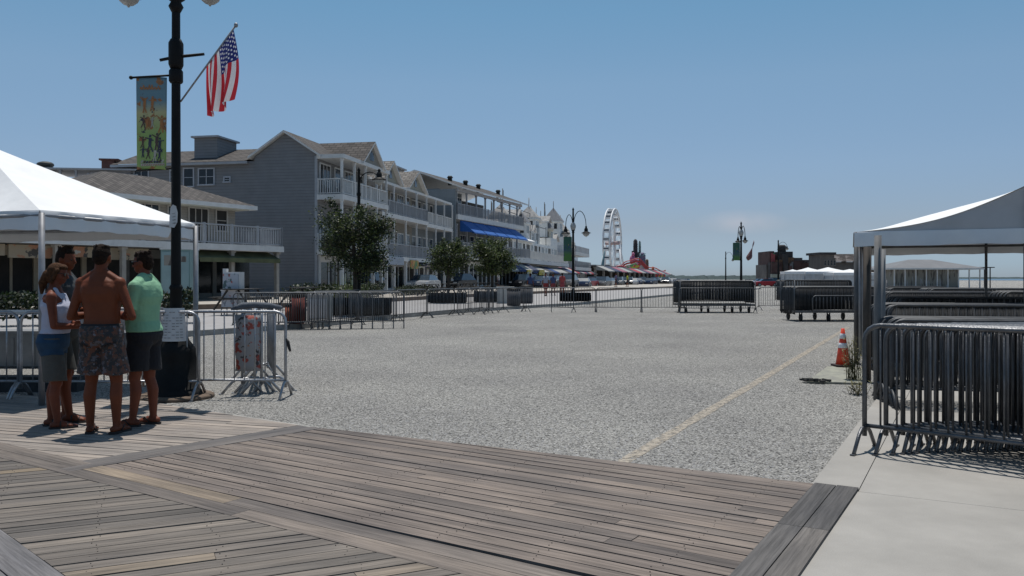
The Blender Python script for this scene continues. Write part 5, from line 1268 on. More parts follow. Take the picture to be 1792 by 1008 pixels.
chunk(rb2, 0, 24 * k_, 0, 9, 0, 1.4 + 42 * k_, brg); w = MB(); w.bb(-.6, 25.5 * k_, -.8, 9.5, 1.4 + 42 * k_, 1.4 + 46 * k_); part('roof', w, brd, rb2)
for k in range(4): window(rb2, 1 + k * .85, 1.5 + k * .85, 5, 6.4, -.02, mull=0, fm=MATS['dull_frame'])
p = far(1458, 235); rb3 = thing('gabled_pavilion', 'low grey-brown pavilion with three humped roofs left of the right tent', 'building', p); k_ = 235 / F
chunk(rb3, 0, 56 * k_, 0, 10, 0, 1.4 + 32 * k_, brg)
for (a, b) in ((0, 20), (14, 38), (34, 56)): hip_roof(rb3, a * k_, b * k_, -.5, 10, 1.4 + 30 * k_, 1.4 + 44 * k_, mat('grey_brown_roof', (.12, .105, .10), .9, 0, .3, .4), .2)
p = far(1562, 120); k_ = 120 / F; pv = thing('pier_pavilion', 'long low grey-roofed pavilion seen through the right tent', 'building', p)
hip_roof(pv, 0, 150 * k_, 0, 9, 1.5 + 18 * k_, 1.5 + 34 * k_, mat('grey_metal_roof', (.15, .15, .155), .6, 0, .15, .5), .6)
w = MB(); w.bb(.5, 120 * k_, .8, 8.5, 0, 1.5 + 16 * k_); part('wall', w, blob_mat('pavilion_wall_print', [((.24, .23, .20), 0), ((.10, .09, .08), .52), ((.3, .3, .3), .6)], .9, stretch=(3, 1, .4)), pv)
posts(pv, [k * 1.55 + .3 for k in range(9)], .1, 0, 1.5 + 17 * k_, .14)
w = MB(); w.bb(150 * k_, 186 * k_, 1, 6, 1.5 + 18.5 * k_, 1.5 + 20 * k_); w.bb(168 * k_, 168.8 * k_, 1, 1.2, 0, 1.5 + 18.5 * k_); w.bb(178 * k_, 178.8 * k_, 1, 1.2, 0, 1.5 + 18.5 * k_); part('side_canopy', w, brd, pv)
# white festival tents on the right horizon
def small_tent(px, Y, w_, h, pk, label, walls=True):
    p = far(px, Y); t = thing('festival_tent', label, 'tent', p, R(-8), 'white festival tents in the distance'); v = MB()
    A = [(-w_ / 2, -w_ / 2), (w_ / 2, -w_ / 2), (w_ / 2, w_ / 2), (-w_ / 2, w_ / 2)]
    for i in range(4):
        a, b = A[i], A[(i + 1) % 4]; f = roof_face((*a, h), (*b, h), (0, 0, pk), (0, 0, pk), .12, 6); o = len(v.v); v.v += f.v
        for fc in f.f: v.face([q + o for q in fc], 0, True)
    v.build('canopy_roof', whitefab, t); v = MB()
    for i in range(4): a, b = A[i], A[(i + 1) % 4]; v.poly([(*a, h - .3), (*b, h - .3), (*b, h + .005), (*a, h + .005)])
    v.build('valance', whitefab, t)
    if walls:
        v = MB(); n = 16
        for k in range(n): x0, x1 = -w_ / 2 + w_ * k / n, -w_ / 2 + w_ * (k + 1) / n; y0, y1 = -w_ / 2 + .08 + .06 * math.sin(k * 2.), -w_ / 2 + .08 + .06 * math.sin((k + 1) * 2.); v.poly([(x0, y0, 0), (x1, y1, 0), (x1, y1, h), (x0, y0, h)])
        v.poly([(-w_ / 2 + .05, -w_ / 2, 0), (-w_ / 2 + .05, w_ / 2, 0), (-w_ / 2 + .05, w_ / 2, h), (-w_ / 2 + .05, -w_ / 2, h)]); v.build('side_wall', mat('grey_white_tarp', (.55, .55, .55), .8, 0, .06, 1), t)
    for a in A: tent_leg(t, a[0], a[1], h, .05, alum, False)
small_tent(1387, 92, 2.2, 2.25, 2.5, 'small white festival tent at the left end of the distant row')
small_tent(1414, 95, 3.6, 2.25, 2.75, 'second white festival tent from the left in the distant row, peak highest')
small_tent(1449, 97, 4.4, 2.25, 2.8, 'third white festival tent in the distant row, closed with side walls')
small_tent(1487, 90, 4.4, 2.1, 2.5, 'right white festival tent partly behind the tent pole')
# ---------------------------------------------------------------- trees, planters, hedges
leafm = [mat('tree_leaf_mid', (.022, .038, .008), .5, 0, .35, 2.0, trans=.25), mat('tree_leaf_dark', (.008, .017, .005), .65, 0, .3, 2.0, trans=.15), mat('tree_leaf_light', (.09, .12, .03), .45, 0, .25, 2.0, trans=.3)]
bark = mat('dark_bark', (.05, .04, .032), .95, 0, .4, 6, .6, 30, stretch=(1, 1, .3))
def tree(loc, H, cz, rad, rz_, n, label, seed, trunk_r=.09, leaf=.085, light=.22):
    t = thing('street_tree', label, 'tree', loc); rnd = random.Random(seed)
    tr = MB(); tips = []
    top = Vector((rnd.uniform(-.1, .1), rnd.uniform(-.1, .1), cz + rz_ * .5))
    tr.tube([(0, 0, 0), (.02, .01, cz - rz_ * .9), (top.x * .5, top.y * .5, cz), top], [trunk_r * 1.25, trunk_r, trunk_r * .7, trunk_r * .25], 9)
    for k in range(26):
        h = rnd.uniform(cz - rz_ * .8, cz + rz_ * .5); s = Vector((.02, .01, h)); a = rnd.random() * 6.283; el = rnd.uniform(.1, .9)
        reach = rad * math.sqrt(max(.1, 1 - ((h + .3 - cz) / (rz_ * 1.05)) ** 2)) * rnd.uniform(.5, 1.12)
        e = s + Vector((math.cos(a) * reach, math.sin(a) * reach, reach * el * .6)); m_ = (s + e) / 2 + Vector((rnd.uniform(-.08, .08), rnd.uniform(-.08, .08), rnd.uniform(-.02, .12)))
        tr.tube([s, m_, e], [trunk_r * .38, trunk_r * .2, .006], 5); tips += [(m_.lerp(e, q)) for q in (.3, .7, 1.0)]
        for j in range(3):
            b_ = m_.lerp(e, rnd.random()); f = b_ + Vector((rnd.uniform(-1, 1), rnd.uniform(-1, 1), rnd.uniform(-.3, 1))).normalized() * rad * .33; tr.tube([b_, f], [.01, .004], 4); tips += [f, b_.lerp(f, .6)]
    tr.build('trunk', bark, t)
    cl = []; tr_ = MB()
    for p in tips: cl.append((p, rad * rnd.uniform(.08, .25)))
    for k in range(9):
        a = rnd.random() * 6.283; s = Vector((math.cos(a) * rad * .3, math.sin(a) * rad * .3, cz + rz_ * rnd.uniform(0, .6))); e = s + Vector((math.cos(a) * rad * rnd.uniform(.2, .8), math.sin(a) * rad * rnd.uniform(.2, .8), rz_ * rnd.uniform(.2, .65)))
        tr_.tube([s, e], [.012, .004], 4)
        for q in (.4, .6, .8, 1): cl.append((s.lerp(e, q), rad * .09))
    tr_.build('branches', bark, t)
    for k in range(int(len(tips) * .22)):
        a = rnd.random() * 6.283; u = rnd.uniform(-1, 1); q = rnd.uniform(.35, 1.0) ** .7; s = math.sqrt(1 - u * u)
        wob = .82 + .3 * noise.noise(Vector((a * .9, u * 2.2, seed * 3.3)))
        cl.append((Vector((s * math.cos(a) * rad * q * wob, s * math.sin(a) * rad * q * wob, cz + u * rz_ * q * wob)), rad * rnd.uniform(.10, .2)))
    cr = MB()
    for k in range(n):
        c, r = cl[rnd.randrange(len(cl))]; p = c + Vector((rnd.gauss(0, 1), rnd.gauss(0, 1), rnd.gauss(0, .85))) * r * .75
        if p.z < cz - rz_ * 1.05: continue
        s = leaf * rnd.uniform(.6, 1.25); d = Vector((rnd.gauss(0, 1), rnd.gauss(0, 1), rnd.gauss(-.25, .6))).normalized(); e = d.cross(Vector((rnd.gauss(0, 1), rnd.gauss(0, 1), rnd.gauss(0, 1)))).normalized()
        m_ = 2 if rnd.random() < light else (1 if rnd.random() < .45 else 0)
        nn = d.cross(e) * s * .12
        cr.poly([p, p + d * s * .35 + e * s * .32 + nn, p + d * s, p + d * s * .35 - e * s * .32 + nn], m_)
    cr.build('crown', leafm, t); return t
def planter(c, lx, ly, h, label, ang=0.0, m=None):
    t = thing('planter', label, 'planter', (c[0], c[1], .15), ang); w = MB(); th = .1
    w.bb(-lx / 2, lx / 2, -ly / 2, -ly / 2 + th, .03, h); w.bb(-lx / 2, lx / 2, ly / 2 - th, ly / 2, .03, h); w.bb(-lx / 2, -lx / 2 + th, -ly / 2 + th, ly / 2 - th, .03, h); w.bb(lx / 2 - th, lx / 2, -ly / 2 + th, ly / 2 - th, .03, h); w.bb(-lx / 2 - .03, lx / 2 + .03, -ly / 2 - .03, -ly / 2 + .0, h - .09, h - .01)
    for k in range(5): x = -lx / 2 + lx * k / 4; w.bb(x - .04, x + .04, -ly / 2 - .04, -ly / 2 - .001, .03, h - .1)
    part('box', w, m or mat('black_planter_panels', (.006, .006, .006), .9, 0, .4, 3, spec=.05), t); w = MB(); w.bb(-lx / 2 + th, lx / 2 - th, -ly / 2 + th, ly / 2 - th, .1, h - .12); part('soil', w, mat('dark_soil', (.03, .022, .016), 1, 0, .4, 8), t); return t
PL = g(618, 553, .15)
planter((PL.x, PL.y + .9), 2.35, 1.7, .62, 'large black planter box at the foot of the big street tree', R(3))
tree((PL.x - .12, PL.y + .9, .55), 4.6, 2.15, 1.28, 1.52, 14000, 'big dark bushy street tree in the large black planter, in front of the gabled building', 4, .085, .095)
P2_ = g(784, 530, .15); tree((P2_.x, P2_.y, .15), 3.6, 2.35, 1.15, 1.15, 8000, 'smaller street tree standing left of the middle one, below the beige block', 12, .07, .11, .34)
planter((P2_.x, P2_.y), 2.0, 1.3, .55, 'black planter below the smaller street tree')
P3_ = g(861, 528, .15); tree((P3_.x, P3_.y, .15), 3.6, 2.35, 1.30, 1.3, 8500, 'lighter green street tree in front of the blue awnings', 21, .08, .12, .55)
planter((P3_.x, P3_.y), 2.0, 1.3, .6, 'black planter below the street tree in front of the blue awnings')
planter((L2.x + .1, L2.y + .1), 1.75, 1.3, .5, 'black planter round the base of the twin-arm lamp post')
def hedge(a, b, w_, h, label, seed, n):
    """clipped shrubs: leaf mass over stems"""
    t = thing('hedge', label, 'hedge', (a + b) / 2, between(a, b)); L = (b - a).length; rnd = random.Random(seed); cr = MB(); st = MB()
    st.tube([(-L / 2, 0, .02), (L / 2, 0, .02)], .03, 4)
    for k in range(int(L * 2)): x = -L / 2 + k / 2; st.tube([(x, 0, 0), (x + rnd.uniform(-.1, .1), rnd.uniform(-.1, .1), h * .8)], [.03, .01], 4)
    for k in range(n):
        x = rnd.uniform(-L / 2, L / 2); hh = h * (.75 + .35 * noise.noise(Vector((x * .8, seed, 0)))); p = Vector((x, rnd.uniform(-w_ / 2, w_ / 2), rnd.random() ** .6 * hh)); s = rnd.uniform(.07, .16)
        d = Vector((rnd.gauss(0, 1), rnd.gauss(0, 1), rnd.gauss(0, 1))).normalized(); e = d.cross(Vector((rnd.gauss(0, 1), rnd.gauss(0, 1), 1))).normalized(); cr.poly([p, p + d * s * .4 + e * s * .35, p + d * s, p + d * s * .4 - e * s * .35], 1 if rnd.random() < .6 else 0)
    st.build('stems', bark, t); cr.build('foliage', leafm, t)
hedge(rowpt(-13, 4.5) + Vector((0, 0, .36)), rowpt(-1, 4.5) + Vector((0, 0, .36)), 1.0, .95, 'dark clipped hedge in front of the low building and the corner of the gabled one', 3, 5200)
hedge(rowpt(1.5, 5) + Vector((0, 0, .36)), rowpt(9, 5) + Vector((0, 0, .36)), .9, .75, 'dark hedge in front of the gabled building behind the big tree', 5, 2600)
weed(rowpt(-9.5, 6.2) + Vector((0, 0, .36)), 110, 1.5, .9, 'spiky yellow-green shrub in front of the hedge', 15, mat('yellow_green_leaf', (.14, .19, .04), .7, 0, .3, 3))
hedge(Vector((-15.5, 23.0, .36)), Vector((-9.6, 25.2, .36)), 1.2, .95, 'dark low hedge in front of the shops behind the four people', 9, 5200)
for k, (x_, y_) in enumerate(((8.9, 18.4), (11.2, 23.6), (13.2, 23.2), (14.2, 29.5))): weed(Vector((x_, y_, 0)), 46, 1.1, .5, 'weedy shrub between the barricade stacks, ' + ('under the right tent', 'left behind the tent', 'by the side canopy', 'nearest the pavilion')[k], 40 + k, mat('dull_green_weed', (.07, .085, .03), .9, 0, .4, 5))
# hanging branches of a small tree beside the blank wall
tree(rowpt(-2.8, 2.6) + Vector((0, 0, .3)), 3, 3.0, 1.0, .9, 3200, 'thin small tree in front of the blank grey side wall', 33, .05, .13)
# ---------------------------------------------------------------- cars parked beyond the barricades
def car_proto(label, paint, suv=False):
    t = thing('parked_car', label, 'car'); L, W_, H = 4.5, 1.78, 1.62 if suv else 1.42
    prof = [(-2.25, .38), (-2.25, .72), (-2.1, .86), (-1.25, .93), (-.75, H - .1 if suv else 1.33), (-.45, H), (.75, H), (1.3 if not suv else 1.75, H - .08 if suv else 1.28), (1.75 if not suv else 2.05, .95), (2.2, .88), (2.25, .6), (2.22, .36)]
    b = MB(); low = [p for p in prof if p[1] < 1.0]
    sec = [(-2.25, .36), (-2.27, .60), (-2.12, .84), (-1.2, .95), (1.75, .98), (2.2, .92), (2.27, .6), (2.24, .36)]
    rings = []
    for y, k in ((-W_ / 2, .96), (-W_ / 2 + .06, 1.0), (0, 1.015), (W_ / 2 - .06, 1.0), (W_ / 2, .96)):
        rings.append([(x * k, y, .36 + (z - .36) * (k if k < 1 else 1 + (k - 1) * 2)) for x, z in sec])
    b.rings(rings, 0, True, False); b.bb(-1.9, 1.9, -W_ / 2 + .1, W_ / 2 - .1, .2, .36); b.build('body', paint, t)
    c = MB(); cs = [(-1.25, .94), (-.62, H - .05), (-.4, H), (.85, H), (1.05, H - .04), (1.7 if not suv else 2.05, .97)]
    rings = [[(x, y, z if z < 1 else z) for x, z in cs] for y in (-W_ / 2 + .09, W_ / 2 - .09)]
    rings = [[(x * 1.0, (-1 if i == 0 else 1) * (W_ / 2 - .07 - (.16 if z > 1.1 else 0)), z) for x, z in cs] for i in (0, 1)]
    c.rings(rings, 0, True, False); c.build('windows', glassm, t)
    r_ = MB(); r_.bb(-.5, .95, -W_ / 2 + .22, W_ / 2 - .22, H - .015, H + .02); r_.build('roof', paint, t)
    for x in (-1.4, 1.4):
        for y in (-W_ / 2 + .08, W_ / 2 - .08):
            w = MB(); w.tube([(x, y - .1, .32), (x, y + .1, .32)], .32, 14); o = w.build('tyre', rubber, t); w = MB(); s = -1 if y < 0 else 1; w.tube([(x, y + s * .095, .32), (x, y + s * .108, .32)], .19, 10); w.build('rim', alum, o)
    for y in (-.62, .62): w = MB(); w.bb(-2.29, -2.2, y - .16, y + .16, .62, .76); w.build('headlight', wtrim, t); w = MB(); w.bb(2.2, 2.29, y - .16, y + .16, .66, .82); w.build('tail_light', redp, t)
    return t
paints = [('silver', (.42, .43, .45)), ('black', (.015, .015, .018)), ('white', (.5, .5, .5)), ('dark blue', (.02, .035, .08)), ('grey', (.15, .155, .16)), ('red', (.3, .02, .03)), ('green', (.03, .06, .05))]
paints = paints[:6]
protos = [car_proto('x', mat(n.replace(' ', '_') + '_car_paint', c, .25, .3, .04, 3), k % 3 == 1) for k, (n, c) in enumerate(paints)]
spots = [(916, 96, 1), (934, 100, 2), (952, 104, 3), (968, 108, 2), (985, 112, 0), (1012, 116, 2), (1030, 122, 5), (1046, 128, 3), (1064, 134, 2), (1082, 142, 4), (1100, 150, 1), (1116, 158, 3), (1132, 166, 0), (1146, 172, 1), (1158, 180, 2), (1172, 176, 0), (1184, 190, 3), (1199, 196, 2), (925, 102, 4), (943, 98, 3), (975, 118, 1), (997, 106, 4), (1021, 112, 3), (1038, 130, 1), (1055, 126, 4), (1073, 140, 3), (1091, 146, 1), (1108, 150, 0), (1124, 164, 4), (1139, 160, 3), (1152, 184, 4), (1165, 172, 1), (1178, 186, 3), (1192, 178, 0), (1340, 150, 5), (1354, 156, 1), (1376, 150, 2), (1330, 170, 0), (640, 62, 1), (742, 70, 0), (805, 84, 1)]
used = set(); 
sides = {0: 'left end of the row', 1: 'right'}
for k, (px, Y, ci) in enumerate(spots):
    o = protos[ci] if ci not in used else copy_tree(protos[ci]); used.add(ci)
    p = far(px, Y); 
    wh_ = ('outside the shops right of the awnings' if px < 1000 else 'outside the shops below the white block' if px < 1050 else 'below the ferris wheel' if px < 1095 else 'below the rides' if px < 1150 else 'at the far end' if px < 1250 else 'in front of the distant red-brown building' if px > 1300 else 'beyond the cart')
    if px < 900: wh_ = 'in the shade of the shops below the ' + {640: 'gabled building', 742: 'beige block', 805: 'blue awning house'}[px]
    n_ = sum(1 for q in spots[:k] if q[2] == ci and abs(q[0] - px) < 60)
    ang = R(math.degrees(RANG) - 6 + (k * 37 % 17) - 8) if px < 1200 else R(k * 23 % 30)
    place(o, (p.x, p.y, .37 if px < 1000 else .16 if px < 1180 else 0), ang, paints[ci][0] + ' car parked ' + wh_ + (', car %d of the row' % (k + 1) if px > 900 and px < 1250 else (' beside the tents' if px > 1370 else ' at its foot' if px > 1345 else ' left of the lamp' if px > 1300 else '')), 'cars parked in the distance')
# benches and tables in front of the shops at left
bw = mat('dark_bench_wood', (.05, .045, .04), .8, 0, .3, 3)
bench0 = None
for k, (tt, off) in enumerate(((-22, 7), (-17, 7), (2, 7), (6.5, 7), (12, 6), (16, 6), (21, 6), (26, 6))):
    if bench0 is None:
        bench0 = thing('picnic_table', 'x', 'picnic table'); w = MB()
        for j in range(4): w.bb(-.9, .9, -.4 + j * .2, -.22 + j * .2, .72, .76)
        w.build('table_top', bw, bench0)
        for s in (-1, 1): w = MB(); w.bb(-.9, .9, s * .72 - .13, s * .72 + .13, .42, .46); w.build('bench_seat', bw, bench0)
        for x in (-.7, .7): w = MB(); w.tube([(x, -.75, 0), (x, -.2, .72)], .04, 4); w.tube([(x, .75, 0), (x, .2, .72)], .04, 4); w.tube([(x, -.8, .4), (x, .8, .4)], .035, 4); w.build('leg', bw, bench0)
        o = bench0
    else: o = copy_tree(bench0)
    p = rowpt(tt, off); place(o, (p.x, p.y, .36), RANG + .05 * (k % 3), 'dark picnic table outside the shops, ' + ['nearest, behind the women and the left tent', 'second from the left tent', 'below the gabled building', 'behind the big tree', 'left of the smaller street tree', 'behind the smaller street tree', 'between the two smaller trees', 'behind the tree with the blue awnings'][k], 'picnic tables outside the shops')
# ---------------------------------------------------------------- kiosk, display stand, bins, left-edge clutter
p = g(308, 541, .15); t = thing('vending_kiosk', 'pale teal kiosk cabinet behind the black lamp post', 'kiosk', (p.x, p.y, .36), R(4)); k_ = p.y / F
teal = mat('pale_teal_panel', (.17, .27, .27), .6, 0, .15, 1.2, stretch=(1, 1, .4))
w = MB(); w.bb(-26 * k_, 24 * k_, 0, 1.2, 0, 96 * k_); part('cabinet', w, teal, t); w = MB(); w.bb(-27 * k_, 25 * k_, -.08, 1.25, 96 * k_, 98.5 * k_); part('lid', w, wtrim, t)
for (a, b) in ((-24, -2), (2, 22)): w = MB(); w.bb(a * k_, b * k_, -.03, -.004, 6 * k_, 92 * k_); part('door', w, mat('paler_teal_door', (.22, .32, .33), .5, 0, .15, 1), t)
w = MB(); w.bb(6 * k_, 18 * k_, -.04, -.032, 74 * k_, 84 * k_); part('print', w, MATS['pavilion_wall_print'], t); w = MB(); w.bb(-20 * k_, -8 * k_, -.04, -.032, 68 * k_, 86 * k_); part('print', w, MATS['pavilion_wall_print'], t)
p = g(403, 552, .15); k_ = p.y / F; t = thing('display_stand', 'white display stand with red posters on the pavement in front of the dark shops', 'stand', (p.x, p.y, .15), R(-6))
prn = blob_mat('poster_print', [((.42, .44, .48), 0), ((.08, .13, .13), .56), ((.4, .10, .08), .62), ((.15, .25, .12), .66)], 5)
prn2 = blob_mat('lower_poster_print', [((.48, .49, .53), 0), ((.22, .24, .28), .57), ((.45, .08, .06), .66)], 5, seedv=3.)
w = MB(); w.bb(-16 * k_, 16 * k_, .1, .45, 14 * k_, 76 * k_); part('cabinet', w, wtrim, t); w = MB(); w.bb(-15 * k_, 13 * k_, .07, .097, 45 * k_, 73 * k_); part('upper_poster', w, prn, t)
w = MB(); w.bb(-15 * k_, 12 * k_, -.06, .02, 15 * k_, 43 * k_); part('lower_poster', w, prn2, t); w = MB(); w.bb(-15.5 * k_, 12.5 * k_, -.1, .1, 43 * k_, 44.5 * k_); part('shelf', w, wtrim, t)
w = MB(); w.bb(-16 * k_, -10 * k_, .1, .3, 76 * k_, 82 * k_); part('top_box', w, wtrim, t)
for x in (-15, 12):
    for y in (-.05, .4): w = MB(); w.tube([(x * k_, y, 0), (x * k_, y, 15 * k_)], .02, 6); part('leg', w, galvd, t)
def bin_(p, label, m, r=.3, h=.95):
    t = thing('litter_bin', label, 'bin', p); w = MB(); w.lathe([(r * .85, 0), (r, .05), (r, h * .85)], seg=14); part('drum', w, m, t); w = MB(); w.lathe([(r * 1.05, h * .85), (r * 1.05, h * .9), (r * .6, h), (.05, h * 1.02)], seg=14); part('lid', w, blackm, t)
bin_(g(921, 531, .15), 'dark litter bin on the pavement behind the barricades, right of the middle tree', mat('dark_grey_bin', (.05, .05, .055)), .36, 1.0)
bin_(g(899, 535, .15), 'dark litter bin beside the planter of the blue-awning tree', mat('dark_grey_bin'), .34, .9)
for px, lb, c in ((578, 'red and black construction drum behind the bundled barricades', mat('faded_red_barrel', (.16, .03, .02), .7, 0, .5, 5)), (563, 'small orange-red barrel left of the black planter', mat('orange_barrel', (.28, .07, .03), .7, 0, .5, 5))):
    q = g(px - 70 + 14, 566, .15); bin_(q, lb, c, .21 if px == 578 else .13, .95 if px == 578 else .6)
p = g(560, 562, .15); w = MB(); w.box((0, 0, .4), (.7, .4, .8)); w.box((0, 0, .83), (.76, .46, .06)); w.box((0, -.21, .4), (.55, .02, .6), m=1); tag(w.build('utility_box', [mat('cream_box', (.45, .44, .41)), wtrim], None, (p.x, p.y, .15)), 'pale utility box left of the large black planter', 'box')
p = g(945, 530, .15); w = MB(); w.box((0, 0, .42), (.9, .5, .84)); w.box((0, 0, .87), (.96, .56, .06)); tag(w.build('utility_box', [MATS['cream_box']], None, (p.x - 1.9, p.y - 1, .15)), 'pale block between the two dark bins', 'box')
# long white table and dark benches under / behind the left tent
t = thing('folding_table', 'white folding table behind the barricades at the left edge', 'table', (-7.3, 12.2, 0), R(3)); w = MB(); w.bb(-.95, .95, -.38, .38, .98, 1.02); part('table_top', w, wtrim, t)
for x in (-.85, .85): w = MB(); w.tube([(x, -.3, 0), (x, -.3, .98)], .018, 6); w.tube([(x, .3, 0), (x, .3, .98)], .018, 6); w.tube([(x, -.3, .5), (x, .3, .5)], .012, 5); part('leg', w, galvd, t)
for k, (x, y, z, sx, sz, c, nm, lb) in enumerate(((-8.2, 14.2, 0, 1.4, .55, (.2, .2, .2), 'storage_box', 'pale storage box behind the barricades at the left edge, below the table'), (-6.3, 13.8, 0, 1.5, .55, (.15, .155, .17), 'storage_box', 'grey storage box behind the woman at the left'), (-8.0, 16.5, 0, 1.8, .85, (.26, .24, .24), 'storage_box', 'large white crate with pink markings at the left edge'))):
    w = MB(); w.box((0, 0, sz / 2 + .02), (sx, .6, sz)); w.box((0, 0, sz + .04), (sx + .05, .65, .05)); 
    for j in range(4): w.box((-sx / 2 + sx * (j + .5) / 4, -.31, sz / 2), (.05, .02, sz * .8), m=1)
    tag(w.build(nm, [mat('box_paint_%s' % 'abc'[k], c, .7, 0, .2, 2), MATS['grey_print']], None, (x, y, z)), lb, 'box')
# the low dark timber baulk at the back of the boardwalk corner
w = MB(); 
for k in range(3): w.box((-10.3 + k * 1.83, 11.0 + .02 * k, .10), (1.8, .25, .2), .015)
tag(w.build('timber_baulk', mat('dark_timber', (.03, .03, .032), .85, 0, .4, 4), None), 'low dark timber baulk lying along the foot of the left barricades', 'timber')
# kite
p = at(1309, 456, 160); t = thing('kite', 'small dull red teardrop kite with a tail, right of the far banner lamp', 'kite', p, 0)
w = MB(); rings = []
for k in range(14):
    s = k / 13; r_ = 1.35 * math.sin(math.pi * min(1, s * 1.9 + .02) if s < .28 else math.pi / 2) * (1 if s < .28 else (1 - (s - .28) / .72) ** 1.3) + .05
    rings.append([(s * .9 + r_ * .42 * math.cos(a), r_ * .3 * math.sin(a), s * 2.7 + r_ * .15 * math.sin(a)) for a in [2 * math.pi * j / 10 for j in range(10)]])
w.rings(rings); part('kite_body', w, mat('dull_red_nylon', (.17, .08, .08), .7, 0, .3, .5, trans=.2), t)
w = MB(); w.tube([(.88, 0, 2.6), (1.0, 0, 3.1), (1.12, 0, 3.5), (1.15, .1, 3.9)], [.06, .14, .12, .03], 6); part('tail', w, mat('pale_pink_nylon', (.35, .24, .26), .8, trans=.4), t)
# ---------------------------------------------------------------- people
def skin_mat(name, c): return mat(name, c, .55, 0, .14, 7, .08, 60, spec=.2)
def hand_prims(mb, w, d, n, s=1.0, curl=.8, side=1):
    """palm, four bent fingers and a thumb; d along the hand, n palm normal (fingers curl towards n)"""
    d = Vector(d).normalized(); n = Vector(n); n = (n - d * n.dot(d)).normalized(); a = d.cross(n) * side; w = Vector(w)
    for q in (-.026, -.009, .009, .026): mb.cap(w + a * q * .6 * s + d * .005 * s, w + d * .085 * s + a * q * s, .015 * s, .0125 * s, 8)
    for q, L in zip((-.029, -.010, .010, .028), (.062, .076, .072, .056)):
        b = w + d * .086 * s + a * q * s; ang = curl * .55; d1 = d * math.cos(ang) + n * math.sin(ang); d2 = d * math.cos(ang * 2.3) + n * math.sin(ang * 2.3)
        m_ = b + d1 * L * .5 * s; mb.cap(b, m_, .0095 * s, .0088 * s, 7); mb.cap(m_, m_ + d2 * L * .5 * s, .0088 * s, .0072 * s, 7)
    b = w + d * .025 * s - a * .026 * s; e = b + (d * .7 - a * .75 + n * .25).normalized() * .042 * s; mb.cap(b, e, .0125 * s, .0105 * s, 7); mb.cap(e, e + (d * .9 - a * .15 + n * .4).normalized() * .03 * s, .0105 * s, .008 * s, 7)
TOR = [(.83, .08, .075, .0), (.88, .16, .115, -.005), (.94, .175, .125, -.01), (1.0, .168, .118, -.005), (1.08, .150, .105, .0), (1.16, .152, .107, .0), (1.25, .168, .113, .0), (1.33, .180, .118, .0), (1.40, .178, .110, -.003), (1.45, .150, .092, -.008), (1.49, .095, .072, -.01), (1.53, .062, .06, -.005)]
def torso_rings(mb, rows, lean, inf=0.0, fem=0.0, seg=24, sqz=2.4):
    rings = []
    for z, rx, ry, cy in rows:
        if fem: rx = rx * (1.06 if z < 1.0 else .93 if z < 1.2 else .90); ry *= 1.02
        if fem and 1.22 <= z <= 1.36: cy += .012
        rr_ = []
        for k in range(seg):
            t = 2 * math.pi * k / seg; c, s = math.cos(t), math.sin(t); e = 2 / sqz
            rr_.append((lean(z)[0] + (rx + inf) * math.copysign(abs(c) ** e, c), lean(z)[1] + cy + (ry + inf) * math.copysign(abs(s) ** e, s), z))
        rings.append(rr_)
    mb.rings(rings)
